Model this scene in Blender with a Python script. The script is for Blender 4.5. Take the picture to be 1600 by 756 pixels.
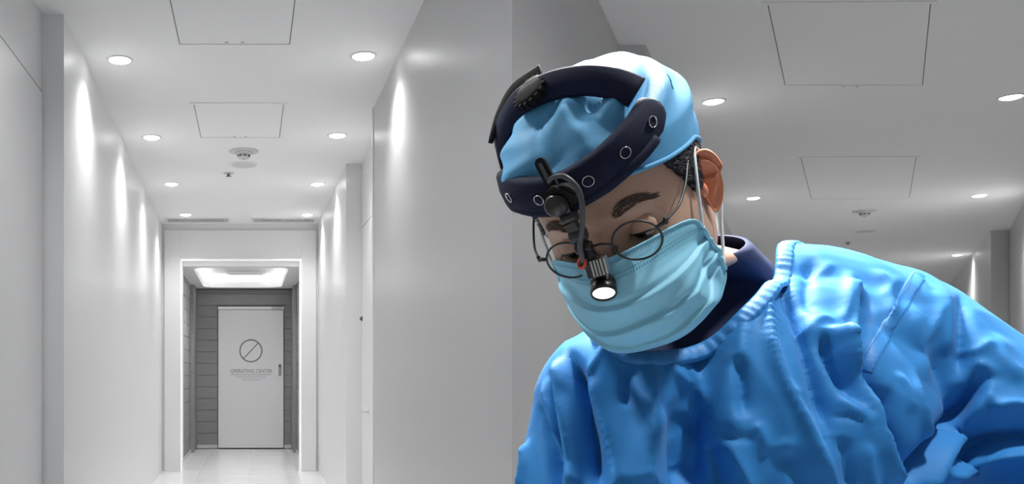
import bpy, bmesh, math, random
import numpy as np
from mathutils import Vector, Matrix
from mathutils.bvhtree import BVHTree

for o in list(bpy.data.objects):
    bpy.data.objects.remove(o)
SC = bpy.context.scene
COL = SC.collection
random.seed(7)

# ------------------------------------------------------------------ camera, world, exposure, large lights
F, CX, CY, CZ = 1400.0, 391.0, 578.0, 1.28          # focal length and vanishing point in pixels, eye height in metres
H = 1.85                                            # ceiling above the eye
CEIL = CZ + H
cam = bpy.data.objects.new('camera', bpy.data.cameras.new('camera'))
COL.objects.link(cam)
cam.location = (0, 0, CZ)
cam.rotation_euler = (math.pi / 2, 0, 0)
cam.data.lens = 36.0 * F / 1600
cam.data.shift_x = (800 - CX) / 1600
cam.data.shift_y = (CY - 378) / 1600
cam.data.clip_start = 0.02
SC.camera = cam

W = bpy.data.worlds.new('world')
SC.world = W
W.use_nodes = True
W.node_tree.nodes['Background'].inputs[0].default_value = (1.0, 1.0, 1.0, 1)
W.node_tree.nodes['Background'].inputs[1].default_value = 0.22

SC.view_settings.view_transform = 'Standard'
SC.view_settings.look = 'None'
SC.view_settings.exposure = 0.0
SC.view_settings.gamma = 1.0
SC.view_settings.use_curve_mapping = False

def spot(name, loc, target, energy, size_deg, radius, color=(1, 1, 1), blend=0.6, parent=None):
    l = bpy.data.lights.new(name, 'SPOT')
    l.energy = energy; l.spot_size = math.radians(size_deg); l.spot_blend = blend
    l.shadow_soft_size = radius; l.color = color
    o = bpy.data.objects.new(name, l); COL.objects.link(o)
    o.location = loc
    o.rotation_euler = (Vector(target) - Vector(loc)).to_track_quat('-Z', 'Y').to_euler()
    if parent: o.parent = parent
    return o
# the operating lamp over the surgeon's left shoulder
spot('operating_lamp_light', (0.66, 1.66, 2.72), (0.58, 1.00, 1.35), 500, 44, 0.14, (1.0, 0.98, 0.94), 0.5)
spot('operating_lamp_light', (0.86, 0.60, 2.70), (0.62, 0.95, 1.30), 105, 46, 0.07, (1.0, 0.98, 0.94), 0.5)
spot('operating_lamp_light', (-0.25, 1.20, 2.45), (0.38, 0.98, 1.22), 70, 24, 0.08, (1.0, 0.98, 0.94), 0.4)
spot('vestibule_fill_beam', (-0.10, 12.7, 2.58), (-0.10, 12.7, 0), 85, 165, 0.15, blend=1.0)  # added fill under the tray to brighten door and boards; no fitting here
spot('corridor_fill_beam', (-0.72, 3.2, CEIL - 0.05), (-0.72, 3.2, 0), 42, 160, 0.06, blend=1.0)  # unseen lamp added in line with the left row, brightens the near pillar
spot('lobby_unseen_beam', (11.0, 15.0, CEIL - 0.05), (11.0, 15.0, 0), 90, 160, 0.06, blend=1.0)
spot('lobby_unseen_beam', (14.0, 19.5, CEIL - 0.05), (14.0, 19.5, 0), 90, 160, 0.06, blend=1.0)
spot('lobby_unseen_beam', (2.3, 2.4, CEIL - 0.05), (2.3, 2.4, 0), 88, 160, 0.06, blend=1.0)  # added out of view, without a fitting, to brighten the slanting wall
spot('lobby_unseen_beam', (3.6, 4.0, CEIL - 0.05), (3.6, 4.0, 0), 40, 160, 0.06, blend=1.0)  # second added lamp for the slanting wall, also unseen

# ------------------------------------------------------------------ materials
def mat(name, color, rough=0.5, metal=0.0, spec=0.5, noise=0.0, nscale=8.0, bump=0.0, bscale=60.0, emit=None, coat=0.0, alpha=1.0, trans=0.0, sheen=0.0):
    m = bpy.data.materials.new(name); m.use_nodes = True
    nt = m.node_tree; b = nt.nodes['Principled BSDF']
    c = (*color, 1)
    b.inputs['Base Color'].default_value = c
    b.inputs['Roughness'].default_value = rough
    b.inputs['Metallic'].default_value = metal
    b.inputs['Specular IOR Level'].default_value = spec
    b.inputs['Coat Weight'].default_value = coat
    b.inputs['Coat Roughness'].default_value = 0.12
    b.inputs['Alpha'].default_value = alpha
    b.inputs['Transmission Weight'].default_value = trans
    b.inputs['Sheen Weight'].default_value = sheen
    tc = nt.nodes.new('ShaderNodeTexCoord')
    if noise:
        n = nt.nodes.new('ShaderNodeTexNoise'); n.inputs['Scale'].default_value = nscale; n.inputs['Detail'].default_value = 5
        nt.links.new(tc.outputs['Object'], n.inputs['Vector'])
        mx = nt.nodes.new('ShaderNodeMix'); mx.data_type = 'RGBA'
        mx.inputs[6].default_value = (*[x * (1 - noise) for x in color], 1)
        mx.inputs[7].default_value = (*[min(1, x * (1 + noise)) for x in color], 1)
        nt.links.new(n.outputs['Fac'], mx.inputs[0])
        nt.links.new(mx.outputs[2], b.inputs['Base Color'])
    if bump:
        n = nt.nodes.new('ShaderNodeTexNoise'); n.inputs['Scale'].default_value = bscale; n.inputs['Detail'].default_value = 3
        nt.links.new(tc.outputs['Object'], n.inputs['Vector'])
        bp = nt.nodes.new('ShaderNodeBump'); bp.inputs['Strength'].default_value = bump; bp.inputs['Distance'].default_value = 0.002
        nt.links.new(n.outputs['Fac'], bp.inputs['Height'])
        nt.links.new(bp.outputs[0], b.inputs['Normal'])
    if emit:
        b.inputs['Emission Color'].default_value = (*emit[0], 1)
        b.inputs['Emission Strength'].default_value = emit[1]
    return m

def wood_mat(name, color):
    m = mat(name, color, 0.55)
    nt = m.node_tree; b = nt.nodes['Principled BSDF']
    tc = nt.nodes.new('ShaderNodeTexCoord'); mp = nt.nodes.new('ShaderNodeMapping')
    mp.inputs['Scale'].default_value = (3, 3, 90)
    n = nt.nodes.new('ShaderNodeTexNoise'); n.inputs['Scale'].default_value = 1.6; n.inputs['Detail'].default_value = 6
    mx = nt.nodes.new('ShaderNodeMix'); mx.data_type = 'RGBA'
    mx.inputs[6].default_value = (*[x * 0.72 for x in color], 1); mx.inputs[7].default_value = (*[x * 1.3 for x in color], 1)
    nt.links.new(tc.outputs['Object'], mp.inputs[0]); nt.links.new(mp.outputs[0], n.inputs['Vector'])
    nt.links.new(n.outputs['Fac'], mx.inputs[0]); nt.links.new(mx.outputs[2], b.inputs['Base Color'])
    return m

M = {}
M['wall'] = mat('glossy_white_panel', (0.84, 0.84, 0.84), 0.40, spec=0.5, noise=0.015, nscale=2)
M['walldim'] = mat('glossy_white_panel_dimmed', (0.58, 0.58, 0.58), 0.38, noise=0.015, nscale=2)  # the white panel again, its colour darkened for the dim right side
M['ceil'] = mat('white_ceiling_paint', (0.92, 0.92, 0.92), 0.75, noise=0.01, nscale=3)
M['trim'] = mat('white_trim', (0.86, 0.86, 0.86), 0.4)
M['edge'] = mat('edge_lacquer_added_glow', (0.9, 0.9, 0.9), 0.4, emit=((1, 1, 1), 0.30))  # white lacquer with a faint glow added to look brightly lit
M['gap'] = mat('dark_gap', (0.26, 0.26, 0.26), 0.8)
M['tile'] = mat('pale_floor_tile', (0.87, 0.87, 0.87), 0.22, noise=0.06, nscale=5)
M['grout'] = mat('grout', (0.90, 0.90, 0.90), 0.8)
M['wood'] = wood_mat('grey_wood', (0.30, 0.30, 0.30))
M['woodgap'] = mat('grey_wood_gap', (0.12, 0.12, 0.12), 0.8)
M['door'] = mat('white_glass_door', (0.88, 0.88, 0.88), 0.15, spec=0.5)
M['print'] = mat('grey_print', (0.22, 0.22, 0.22), 0.6)
M['steel'] = mat('brushed_steel', (0.45, 0.45, 0.45), 0.35, metal=0.9)
M['grille'] = mat('dark_louvre', (0.13, 0.13, 0.13), 0.6)
M['lamp'] = mat('lamp_glow', (1, 1, 1), 0.5, emit=((1, 1, 1), 14))
M['cove'] = mat('cove_glow', (1, 1, 1), 0.5, emit=((1, 1, 1), 1.6))
M['disc'] = mat('white_plastic', (0.66, 0.66, 0.66), 0.5)

# ------------------------------------------------------------------ helpers
def link(name, me, m=None, parent=None, kind=None, smooth=False):
    o = bpy.data.objects.new(name, me); COL.objects.link(o)
    if m is not None and not me.materials: me.materials.append(m)
    if parent is not None: o.parent = parent
    if kind: o['kind'] = kind
    if smooth:
        for p in me.polygons: p.use_smooth = True
    return o

def bmobj(name, bm, m, parent=None, kind=None, smooth=False):
    me = bpy.data.meshes.new(name); bm.normal_update(); bm.to_mesh(me); bm.free()
    return link(name, me, m, parent, kind, smooth)

def tag(o, label, cat, group=None):
    o['label'] = label; o['category'] = cat
    if group: o['group'] = group
    return o

def empty(name, loc=(0, 0, 0)):
    o = bpy.data.objects.new(name, None); COL.objects.link(o); o.location = loc; o.empty_display_size = 0.05
    return o

def bx(bm, a, b, bevel=0.0):
    a, b = Vector(a), Vector(b)
    r = bmesh.ops.create_cube(bm, size=1)
    bmesh.ops.scale(bm, vec=(abs(b.x - a.x), abs(b.y - a.y), abs(b.z - a.z)), verts=r['verts'])
    bmesh.ops.translate(bm, vec=(a + b) / 2, verts=r['verts'])
    if bevel:
        es = list({e for v in r['verts'] for e in v.link_edges})
        bmesh.ops.bevel(bm, geom=es, offset=bevel, segments=2, affect='EDGES', profile=0.5)

def box(name, a, b, m, parent=None, kind=None, bevel=0.0):
    bm = bmesh.new(); bx(bm, a, b, bevel)
    return bmobj(name, bm, m, parent, kind)

def prism(bm, pts, z0, z1):
    vb = [bm.verts.new((x, y, z0)) for x, y in pts]; vt = [bm.verts.new((x, y, z1)) for x, y in pts]
    n = len(pts)
    bm.faces.new(vb[::-1]); bm.faces.new(vt)
    for i in range(n): bm.faces.new((vb[i], vb[(i + 1) % n], vt[(i + 1) % n], vt[i]))
    bmesh.ops.recalc_face_normals(bm, faces=bm.faces)

def wallseg(name, p, q, z0, z1, th, m, kind='structure', parent=None):
    """a wall from p to q, its thickness added on the side to the left of p->q when th > 0"""
    p, q = Vector(p), Vector(q); d = (q - p).normalized(); n = Vector((-d.y, d.x)) * th
    bm = bmesh.new(); prism(bm, [tuple(p), tuple(q), tuple(q + n), tuple(p + n)], z0, z1)
    return bmobj(name, bm, m, parent, kind)

def lathe(bm, prof, seg=32, cap0=False, cap1=False, M4=None):
    rings = []
    for r, z in prof:
        rings.append([bm.verts.new((r * math.cos(2 * math.pi * i / seg), r * math.sin(2 * math.pi * i / seg), z)) for i in range(seg)])
    for a, b in zip(rings, rings[1:]):
        for i in range(seg): bm.faces.new((a[i], a[(i + 1) % seg], b[(i + 1) % seg], b[i]))
    if cap0: bm.faces.new(rings[0][::-1])
    if cap1: bm.faces.new(rings[-1])
    if M4 is not None: bmesh.ops.transform(bm, matrix=M4, verts=[v for r in rings for v in r])

def frames(pts, up=None):
    n = len(pts); T = []
    for i in range(n):
        t = pts[min(i + 1, n - 1)] - pts[max(i - 1, 0)]; T.append(t.normalized())
    ref = Vector(up) if up is not None else (Vector((0, 0, 1)) if abs(T[0].z) < 0.9 else Vector((1, 0, 0)))
    out = []; N = (ref - T[0] * ref.dot(T[0])).normalized()
    for i in range(n):
        N = (N - T[i] * N.dot(T[i])).normalized(); out.append((T[i], N, T[i].cross(N)))
    return out

def tube(bm, pts, rad, seg=8, closed=False, up=None):
    pts = [Vector(p) for p in pts]; n = len(pts)
    rr = rad if isinstance(rad, (list, tuple)) else [rad] * n
    rings = []
    for p, (t, a, b), r in zip(pts, frames(pts, up), rr):
        rings.append([bm.verts.new(p + (a * math.cos(2 * math.pi * k / seg) + b * math.sin(2 * math.pi * k / seg)) * r) for k in range(seg)])
    for i in range(n - 1 + (1 if closed else 0)):
        A, B = rings[i], rings[(i + 1) % n]
        for k in range(seg): bm.faces.new((A[k], A[(k + 1) % seg], B[(k + 1) % seg], B[k]))
    if not closed:
        bm.faces.new(rings[0][::-1]); bm.faces.new(rings[-1])

def spline(P, n):
    P = np.array(P, float); k = len(P)
    out = []
    for t in np.linspace(0, k - 1, n):
        i = min(int(t), k - 2); u = t - i
        p0, p1, p2, p3 = P[max(i - 1, 0)], P[i], P[i + 1], P[min(i + 2, k - 1)]
        out.append(0.5 * ((2 * p1) + (-p0 + p2) * u + (2 * p0 - 5 * p1 + 4 * p2 - p3) * u * u + (-p0 + 3 * p1 - 3 * p2 + p3) * u ** 3))
    return np.array(out)

def ceil_pt(px, py, drop=0.0):
    Y = H * F / (CY - py)
    return Vector(((px - CX) * Y / F, Y, CEIL - drop))
# ------------------------------------------------------------------ the setting: corridor and lobby
YF, YB = 11.36, 14.64                               # portal wall and back wall of the vestibule
ceiling = bmobj('ceiling', (lambda bm: (bx(bm, (-1.6, -1.6, CEIL), (22, YF + 0.2, CEIL + 0.1)), bx(bm, (1.0, YF + 0.2, CEIL), (22, 26.2, CEIL + 0.1)), bm)[-1])(bmesh.new()), M['ceil'], None, 'structure')
floor = bmobj('floor', (lambda bm: (bx(bm, (-1.6, -1.6, -0.1), (22, 26.2, -0.012)), bm)[-1])(bmesh.new()), M['grout'], None, 'structure')
# floor tiles: those of the vestibule and corridor that the camera can see are pieces of their own
tile_me = None
def tile_at(x, y):
    global tile_me
    if tile_me is None:
        o = box('tile', (-0.297, -0.297, -0.012), (0.297, 0.297, 0.0), M['tile'], floor, bevel=0.002); tile_me = o.data
    else:
        o = link('tile', tile_me, None, floor)
    o.location = (x, y, 0)
    return o
for iy in range(8, 24):
    for ix in range(-2, 2):
        tile_at(-0.02 + ix * 0.6 + 0.3, 0.3 + iy * 0.6)
bm = bmesh.new()
bx(bm, (-1.6, -1.6, -0.012), (22, 5.08, 0)); bx(bm, (1.2, 5.08, -0.012), (22, 26.2, 0)); bx(bm, (-1.6, 5.08, -0.012), (-1.225, 14.7, 0))
bmobj('tile_field', bm, M['tile'], floor, 'stuff')

wallseg('wall_left', (-1.084, -1.6), (-1.084, 4.66), 0, CEIL, 0.3, M['wall'])
bm = bmesh.new(); prism(bm, [(-0.969, 4.66), (-1.12, YF), (-1.5, YF), (-1.5, 4.66)], 0, CEIL)
bmobj('wall_left_far', bm, M['wall'], None, 'structure')
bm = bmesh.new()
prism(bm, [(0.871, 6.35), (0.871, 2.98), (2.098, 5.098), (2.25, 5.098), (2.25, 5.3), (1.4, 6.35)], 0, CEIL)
bmobj('wall_right', bm, M['walldim'], None, 'structure')
bm = bmesh.new(); prism(bm, [(1.0, 6.352), (1.3, 6.352), (1.3, 8.038), (1.0, 8.038)], 0, CEIL)
bmobj('wall_recess', bm, M['wall'], None, 'structure')
bm = bmesh.new(); prism(bm, [(0.861, 8.04), (1.3, 8.04), (1.3, YF), (0.861, YF)], 0, CEIL)
bmobj('wall_right_far', bm, M['wall'], None, 'structure')
# trim strips at the wall ends
box('trim_1', (0.862, 6.31, 0), (0.873, 6.36, CEIL - 0.001), M['trim'], None, 'structure', 0.002)

# lobby on the right: a second corridor that leads off diagonally
wallseg('wall_lobby_left', (2.25, 5.098), (2.25 + 3.857 * 3.3, 5.098 + 6.36 * 3.3), 0, CEIL, 0.3, M['walldim'])
wallseg('wall_lobby_near', (7.0, 8.02), (4.2, -1.6), 0, CEIL, 0.3, M['walldim'])
wallseg('wall_lobby_recess', (10.05, 11.86), (7.12, 8.04), 0, CEIL, 0.3, M['walldim'])
bm = bmesh.new(); prism(bm, [(9.82, 11.88), (10.4, 11.88), (21.5, 26.1), (19.9, 26.1)], 0, CEIL)
bmobj('wall_lobby_far', bm, M['wall'], None, 'structure')
wallseg('wall_lobby_end', (21.9, 26.0), (8, 26.0), 0, CEIL, -0.1, M['walldim'])

# flush door in the near left wall: slab with a dark reveal line
def flush_door(name, p, q, z1, m_off, label, leaf=None):
    """p, q: 2D ends on the wall face; slab proud of the reveal by a few millimetres"""
    p, q = Vector(p), Vector(q); d = (q - p).normalized(); n = Vector((d.y, -d.x)) * m_off
    o = empty(name, (p.x, p.y, 0)); o['kind'] = 'structure'; o['label'] = label
    def part(nm, a, b, z0, zz, t0, t1, m):
        bm = bmesh.new(); A = p + d * a - p; B = p + d * b - p
        prism(bm, [tuple(A + n * t0), tuple(B + n * t0), tuple(B + n * t1), tuple(A + n * t1)], z0, zz)
        return bmobj(nm, bm, m, o)
    L = (q - p).length
    part('reveal', 0, L, 0.0, z1, 0.02, 0.3, M['gap'])
    part('door_leaf', 0.012, L - 0.012, 0.008, z1 - 0.012, 0.1, 1.0, leaf or M['wall'])
    return o, d, n, L
flush_door('door_2', (-1.084, 1.9), (-1.084, 4.655), 2.73, 0.006, 'flush white door in the near left wall')
d3, dd, dn, dl = flush_door('door_3', (1.0, 7.98), (1.0, 6.40), 2.55, 0.006, 'flush white door in the right wall recess')
flush_door('door_4', (0.871 + 1.227 * 0.97, 2.98 + 2.118 * 0.97), (0.871 + 1.227 * 0.01, 2.98 + 2.118 * 0.01), CZ + 1.225, 0.006, 'flush door in dimmed white on the slanting wall behind the surgeon', M['walldim'])
flush_door('door_5', (9.9, 11.66), (7.3, 8.275), 2.62, 0.006, 'flush door in dimmed white in the far right recess', M['walldim'])
# the small dark latch and the lever of the recess door
bm = bmesh.new(); bx(bm, (-0.012, -0.02, -0.02), (0.0, 0.02, 0.02), 0.003); bx(bm, (-0.022, -0.008, -0.012), (-0.01, 0.012, 0.012), 0.002)
o = bmobj('latch', bm, M['grille'], d3); o.location = (-0.005, 8.0 - 7.98 - 0.05, CZ + 0.455)
bm = bmesh.new(); lathe(bm, [(0.0, 0), (0.024, 0), (0.024, 0.008), (0.008, 0.01), (0.008, 0.04)], 16, M4=Matrix.Rotation(-math.pi / 2, 4, 'Y'))
tube(bm, [(-0.04, 0, 0), (-0.045, 0.05, 0), (-0.042, 0.11, 0)], 0.007, 8)
o = bmobj('lever_handle', bm, M['disc'], d3, smooth=True); o.location = (-0.005, -0.45, 0.93)

# portal wall with the opening to the vestibule
OX0, OX1, OZ = (285 - CX) / 123.2, (468 - CX) / 123.2, 2.66
bm = bmesh.new()
bx(bm, (-1.3, YF, 0), (OX0, YF + 0.14, CEIL)); bx(bm, (OX1, YF, 0), (1.3, YF + 0.14, CEIL)); bx(bm, (OX0, YF, OZ), (OX1, YF + 0.14, CEIL))
bmobj('wall_far', bm, M['wall'], None, 'structure')
PX0, PX1, PZ = (257 - CX) / 123.2, (494 - CX) / 123.2, CZ + (CY - 360) / 123.2
t2 = empty('trim_2', (0, YF, 0)); t2['kind'] = 'structure'; t2['label'] = 'wide flat white surround of the portal'
for nm, a, b in (('side_board', (PX0, -0.035, 0), (OX0 - 0.022, 0.0, PZ)), ('side_board', (OX1 + 0.022, -0.035, 0), (PX1, 0.0, PZ)), ('head_board', (OX0 - 0.022, -0.035, OZ + 0.022), (OX1 + 0.022, 0.0, PZ))):
    box(nm, a, b, M['wall'], t2, None, 0.004)
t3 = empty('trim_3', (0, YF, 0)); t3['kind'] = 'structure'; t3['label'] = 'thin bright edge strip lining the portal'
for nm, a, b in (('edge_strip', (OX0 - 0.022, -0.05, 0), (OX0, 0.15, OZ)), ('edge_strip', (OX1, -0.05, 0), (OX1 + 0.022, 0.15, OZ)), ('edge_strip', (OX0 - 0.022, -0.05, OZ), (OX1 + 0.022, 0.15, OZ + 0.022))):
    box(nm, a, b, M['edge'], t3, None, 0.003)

# vestibule: grey wood boards, tray ceiling, glass door
VX0, VX1, VZ = -0.93, 0.72, 2.60
SB = F / YB
def vback(px): return (px - CX) / SB
VDX0, VDX1, VDZ = vback(341), vback(443), 2.315
def boards(wname, axis, a0, a1, c, face, rows, gap=0.009):
    """a wall of stacked horizontal boards; axis 'x' runs along x at y=c, axis 'y' along y at x=c"""
    if axis == 'x': w = box(wname, (a0, c, 0), (a1, c + 0.1, rows[-1][1]), M['woodgap'], None, 'structure')
    else: w = box(wname, (c, a0, 0), (c + face * 0.1, a1, rows[-1][1]), M['woodgap'], None, 'structure')
    return w
hrow = 0.19
nrow = 14
wb = box('wall_back', (VX0 - 0.1, YB + 0.02, 0), (VX1 + 0.1, YB + 0.14, CEIL), M['woodgap'], None, 'structure')
wl = box('wall_vestibule_left', (VX0 - 0.1, YF + 0.14, 0), (VX0 - 0.018, YB + 0.02, CEIL), M['woodgap'], None, 'structure')
wr = box('wall_vestibule_right', (VX1 + 0.018, YF + 0.14, 0), (VX1 + 0.1, YB + 0.02, CEIL), M['woodgap'], None, 'structure')
for k in range(nrow):
    z0, z1 = 0.06 + k * hrow, min(0.06 + (k + 1) * hrow - 0.006, VZ)
    if z0 >= VZ: break
    dz = random.uniform(-0.002, 0.002)
    if z0 < VDZ - 0.02:
        box('board', (VX0, YB + dz, z0), (VDX0 - 0.012, YB + 0.02, z1), M['wood'], wb, None, 0.002)
        box('board', (VDX1 + 0.012, YB + dz, z0), (VX1, YB + 0.02, z1), M['wood'], wb, None, 0.002)
    else:
        box('board', (VX0, YB + dz, z0), (VX1, YB + 0.02, z1), M['wood'], wb, None, 0.002)
    box('board', (VX0 - 0.018, YF + 0.15, z0), (VX0 + dz, 13.86, z1), M['wood'], wl, None, 0.002)
    box('board', (VX1 - dz, YF + 0.15, z0), (VX1 + 0.018, 13.86, z1), M['wood'], wr, None, 0.002)
box('trim_4', (VX0, 13.86, 0), (VX0 + 0.06, YB - 0.004, VZ), M['wood'], None, 'structure', 0.004)
box('trim_5', (VX1 - 0.05, 13.86, 0), (VX1, YB - 0.004, VZ), M['wood'], None, 'structure', 0.004)
for i, (a, b) in enumerate((((VX0 + 0.001, YF + 0.16, 0), (VX0 + 0.012, 13.85, 0.06)), ((VX1 - 0.012, YF + 0.16, 0), (VX1 - 0.001, 13.85, 0.06)), ((VX0 + 0.06, YB - 0.012, 0), (VDX0 - 0.012, YB + 0.02, 0.06)), ((VDX1 + 0.012, YB - 0.012, 0), (VX1 - 0.05, YB + 0.02, 0.06)))):
    box('baseboard_' + ('left', 'right', 'back_left', 'back_right')[i], a, b, M['disc'], None, 'structure', 0.002)

# tray ceiling with a glowing cove
def rrect(x0, x1, y0, y1, r, n=8):
    P = []
    for cx, cy, a in ((x1 - r, y1 - r, 0), (x0 + r, y1 - r, 90), (x0 + r, y0 + r, 180), (x1 - r, y0 + r, 270)):
        for k in range(n + 1):
            t = math.radians(a + 90 * k / n); P.append((cx + r * math.cos(t), cy + r * math.sin(t)))
    return P
TX0, TX1, TY0, TY1 = -0.74, 0.50, YF + 0.22, YB - 0.30
vc = empty('ceiling_vestibule', (0, 0, VZ)); vc['kind'] = 'structure'; vc['label'] = 'lowered vestibule ceiling with a glowing rounded tray'
bm = bmesh.new()
inner = rrect(TX0, TX1, TY0, TY1, 0.22); n = len(inner)
outer = []
for x, y in inner:
    cx, cy = (TX0 + TX1) / 2, (TY0 + TY1) / 2
    dx, dy = (x - cx) / ((TX1 - TX0) / 2), (y - cy) / ((TY1 - TY0) / 2)
    s = 1 / max(abs(dx), abs(dy))
    outer.append((cx + dx * s * ((VX1 + 0.02 - VX0) / 2) + 0, cy + dy * s * ((YB + 0.02 - YF - 0.14) / 2)))
def ring(bm, A, B, za, zb):
    va = [bm.verts.new((x, y, za)) for x, y in A]; vb = [bm.verts.new((x, y, zb)) for x, y in B]
    for i in range(len(A)): bm.faces.new((va[i], va[(i + 1) % len(A)], vb[(i + 1) % len(A)], vb[i]))
ring(bm, inner, outer, 0, 0); ring(bm, inner, inner, 0, 0.09); ring(bm, outer, outer, 0, 0.3)
bmesh.ops.remove_doubles(bm, verts=bm.verts, dist=1e-5)
bmobj('soffit', bm, M['ceil'], vc)
bm = bmesh.new()
big = [((x - (TX0 + TX1) / 2) * 1.12 + (TX0 + TX1) / 2, (y - (TY0 + TY1) / 2) * 1.06 + (TY0 + TY1) / 2) for x, y in inner]
ring(bm, inner, big, 0.09, 0.09); ring(bm, big, big, 0.09, 0.20)
f = bm.faces.new([bm.verts.new((x, y, 0.20)) for x, y in big])
bmobj('tray', bm, M['ceil'], vc)
bm = bmesh.new()
mid = [((x - (TX0 + TX1) / 2) * 1.05 + (TX0 + TX1) / 2, (y - (TY0 + TY1) / 2) * 1.025 + (TY0 + TY1) / 2, 0.11) for x, y in inner]
tube(bm, mid, 0.014, 8, closed=True)
bmobj('cove_light_strip', bm, mat('cove_strip', (1, 1, 1), emit=((1, 1, 1), 8)), vc)
au = empty('ceiling_air_unit', (vback(383) + 0.02, 13.95, VZ + 0.2)); tag(au, 'small slotted unit on the glowing tray ceiling', 'air vent')
box('housing', (-0.30, -0.14, -0.03), (0.30, 0.16, -0.0005), M['disc'], au, None, 0.008)
for k in range(4): box('slot', (-0.26, -0.12 + k * 0.07, -0.034), (0.26, -0.105 + k * 0.07, -0.0301), M['steel'], au)

# the vestibule door
dr = empty('door_1', (0, YB, 0)); dr['kind'] = 'structure'; dr['label'] = 'white glass sliding door marked OPERATING CENTER'
box('door_panel', (VDX0, -0.03, 0.012), (VDX1, 0.012, VDZ - 0.055), M['door'], dr, None, 0.004)
box('top_rail', (VDX0 - 0.005, -0.045, VDZ - 0.05), (VDX1 + 0.005, 0.012, VDZ), M['trim'], dr, None, 0.004)
box('closer', (vback(424), -0.075, VDZ - 0.045), (vback(440), -0.045, VDZ - 0.008), M['steel'], dr, None, 0.004)
hp = box('handle', (vback(435), -0.06, CZ + (CY - 587) / SB), (vback(439), -0.03, CZ + (CY - 569) / SB), M['steel'], dr, None, 0.004)
box('grip', (vback(435.4), -0.066, CZ + (CY - 573.5) / SB), (vback(438.6), -0.0602, CZ + (CY - 569.5) / SB), M['grille'], hp)
bm = bmesh.new()
c = Vector((vback(392), -0.0325, CZ + (CY - 548) / SB)); R0 = 18.0 / SB; w = 0.0105
ca = [(c.x + R0 * math.cos(t), c.z + R0 * math.sin(t)) for t in np.linspace(0, 2 * math.pi, 65)[:-1]]
ci = [(c.x + (R0 - 2 * w) * math.cos(t), c.z + (R0 - 2 * w) * math.sin(t)) for t in np.linspace(0, 2 * math.pi, 65)[:-1]]
for i in range(64):
    j = (i + 1) % 64
    bm.faces.new([bm.verts.new((x, c.y, z)) for x, z in (ca[i], ca[j], ci[j], ci[i])])
a = math.radians(47); u = Vector((math.cos(a), 0, math.sin(a))); v = Vector((-u.z, 0, u.x))
bm.faces.new([bm.verts.new(c + u * s * (R0 - w) + v * t * w * 0.8) for s, t in ((-1, -1), (1, -1), (1, 1), (-1, 1))])
bmobj('emblem', bm, M['print'], dr)
def text(name, s, loc, size, m, parent, rot=(math.pi / 2, 0, 0), width=None):
    cu = bpy.data.curves.new(name, 'FONT'); cu.body = s; cu.size = size; cu.align_x = 'CENTER'; cu.align_y = 'CENTER'; cu.extrude = 0.0005
    t = bpy.data.objects.new(name, cu); COL.objects.link(t)
    dg = bpy.context.evaluated_depsgraph_get(); me = bpy.data.meshes.new_from_object(t.evaluated_get(dg)); bpy.data.objects.remove(t)
    if width:
        xs = [v.co.x for v in me.vertices]; s_ = width / (max(xs) - min(xs))
        for v_ in me.vertices: v_.co.x *= s_
    me.materials.clear(); o = link(name, me, m, parent); o.location = loc; o.rotation_euler = rot
    return o
text('lettering', 'OPERATING CENTER', (vback(392.5), -0.032, CZ + (CY - 580) / SB), 0.088, M['print'], dr, width=65 / SB)
box('underline', (vback(360), -0.0325, CZ + (CY - 585.4) / SB), (vback(424), -0.0305, CZ + (CY - 584.8) / SB), M['print'], dr)
M['print2'] = mat('pale_grey_print', (0.42, 0.42, 0.42), 0.6)
text('small_lettering', 'Authorized Personnel Only', (vback(392), -0.032, CZ + (CY - 588.6) / SB), 0.045, M['print2'], dr, width=46 / SB)
text('small_lettering', 'Restricted Area', (vback(392), -0.032, CZ + (CY - 592.8) / SB), 0.045, M['print2'], dr, width=27 / SB)

# ------------------------------------------------------------------ ceiling fittings
def hatch(quad, label, group=None):
    """quad: four 2D corners on the ceiling, counter-clockwise from above"""
    q = [Vector(p) for p in quad]; c = sum(q, Vector((0, 0))) / 4
    o = empty('access_hatch', (c.x, c.y, CEIL)); tag(o, label, 'ceiling hatch', 'ceiling access hatches')
    def inset(k):
        out = []
        for i in range(4):
            p, a, b = q[i], q[i - 1], q[(i + 1) % 4]
            out.append(p + (a - p).normalized() * k + (b - p).normalized() * k - c)
        return out
    def frame(nm, k0, k1, z0, z1, m):
        A, B = inset(k0), inset(k1); bm = bmesh.new()
        for za, zb, P, Q in ((z0, z0, A, B), (z0, z1, A, A), (z0, z1, B, B)):
            ring(bm, P, Q, za, zb)
        bmesh.ops.remove_doubles(bm, verts=bm.verts, dist=1e-5); bmesh.ops.recalc_face_normals(bm, faces=bm.faces)
        return bmobj(nm, bm, m, o)
    frame('frame', -0.028, 0.0, -0.006, -0.0002, M['ceil'])
    frame('shadow_gap', 0.0, 0.006, -0.001, -0.0002, M['gap'])
    bm = bmesh.new(); prism(bm, [tuple(p) for p in inset(0.006)], -0.004, -0.0003); bmobj('hatch_panel', bm, M['ceil'], o)
    A = inset(0.0)
    mid = (A[0] + A[1]) / 2; u = (A[1] - A[0]).normalized(); nn = Vector((-u.y, u.x))
    for s in (-1, 1):
        p = mid + u * s * 0.045 + nn * 0.03
        bm = bmesh.new(); lathe(bm, [(0.0, -0.0062), (0.009, -0.006), (0.011, -0.0035)], 12); ob = bmobj('lock', bm, M['steel'], o); ob.location = (p.x, p.y, 0)
    return o
def rect(x0, x1, y0, y1): return [(x1, y1), (x0, y1), (x0, y0), (x1, y0)]
hatch(rect(-0.403, 0.226, 4.19, 5.078), 'square ceiling hatch nearest the viewer above the left corridor')
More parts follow.
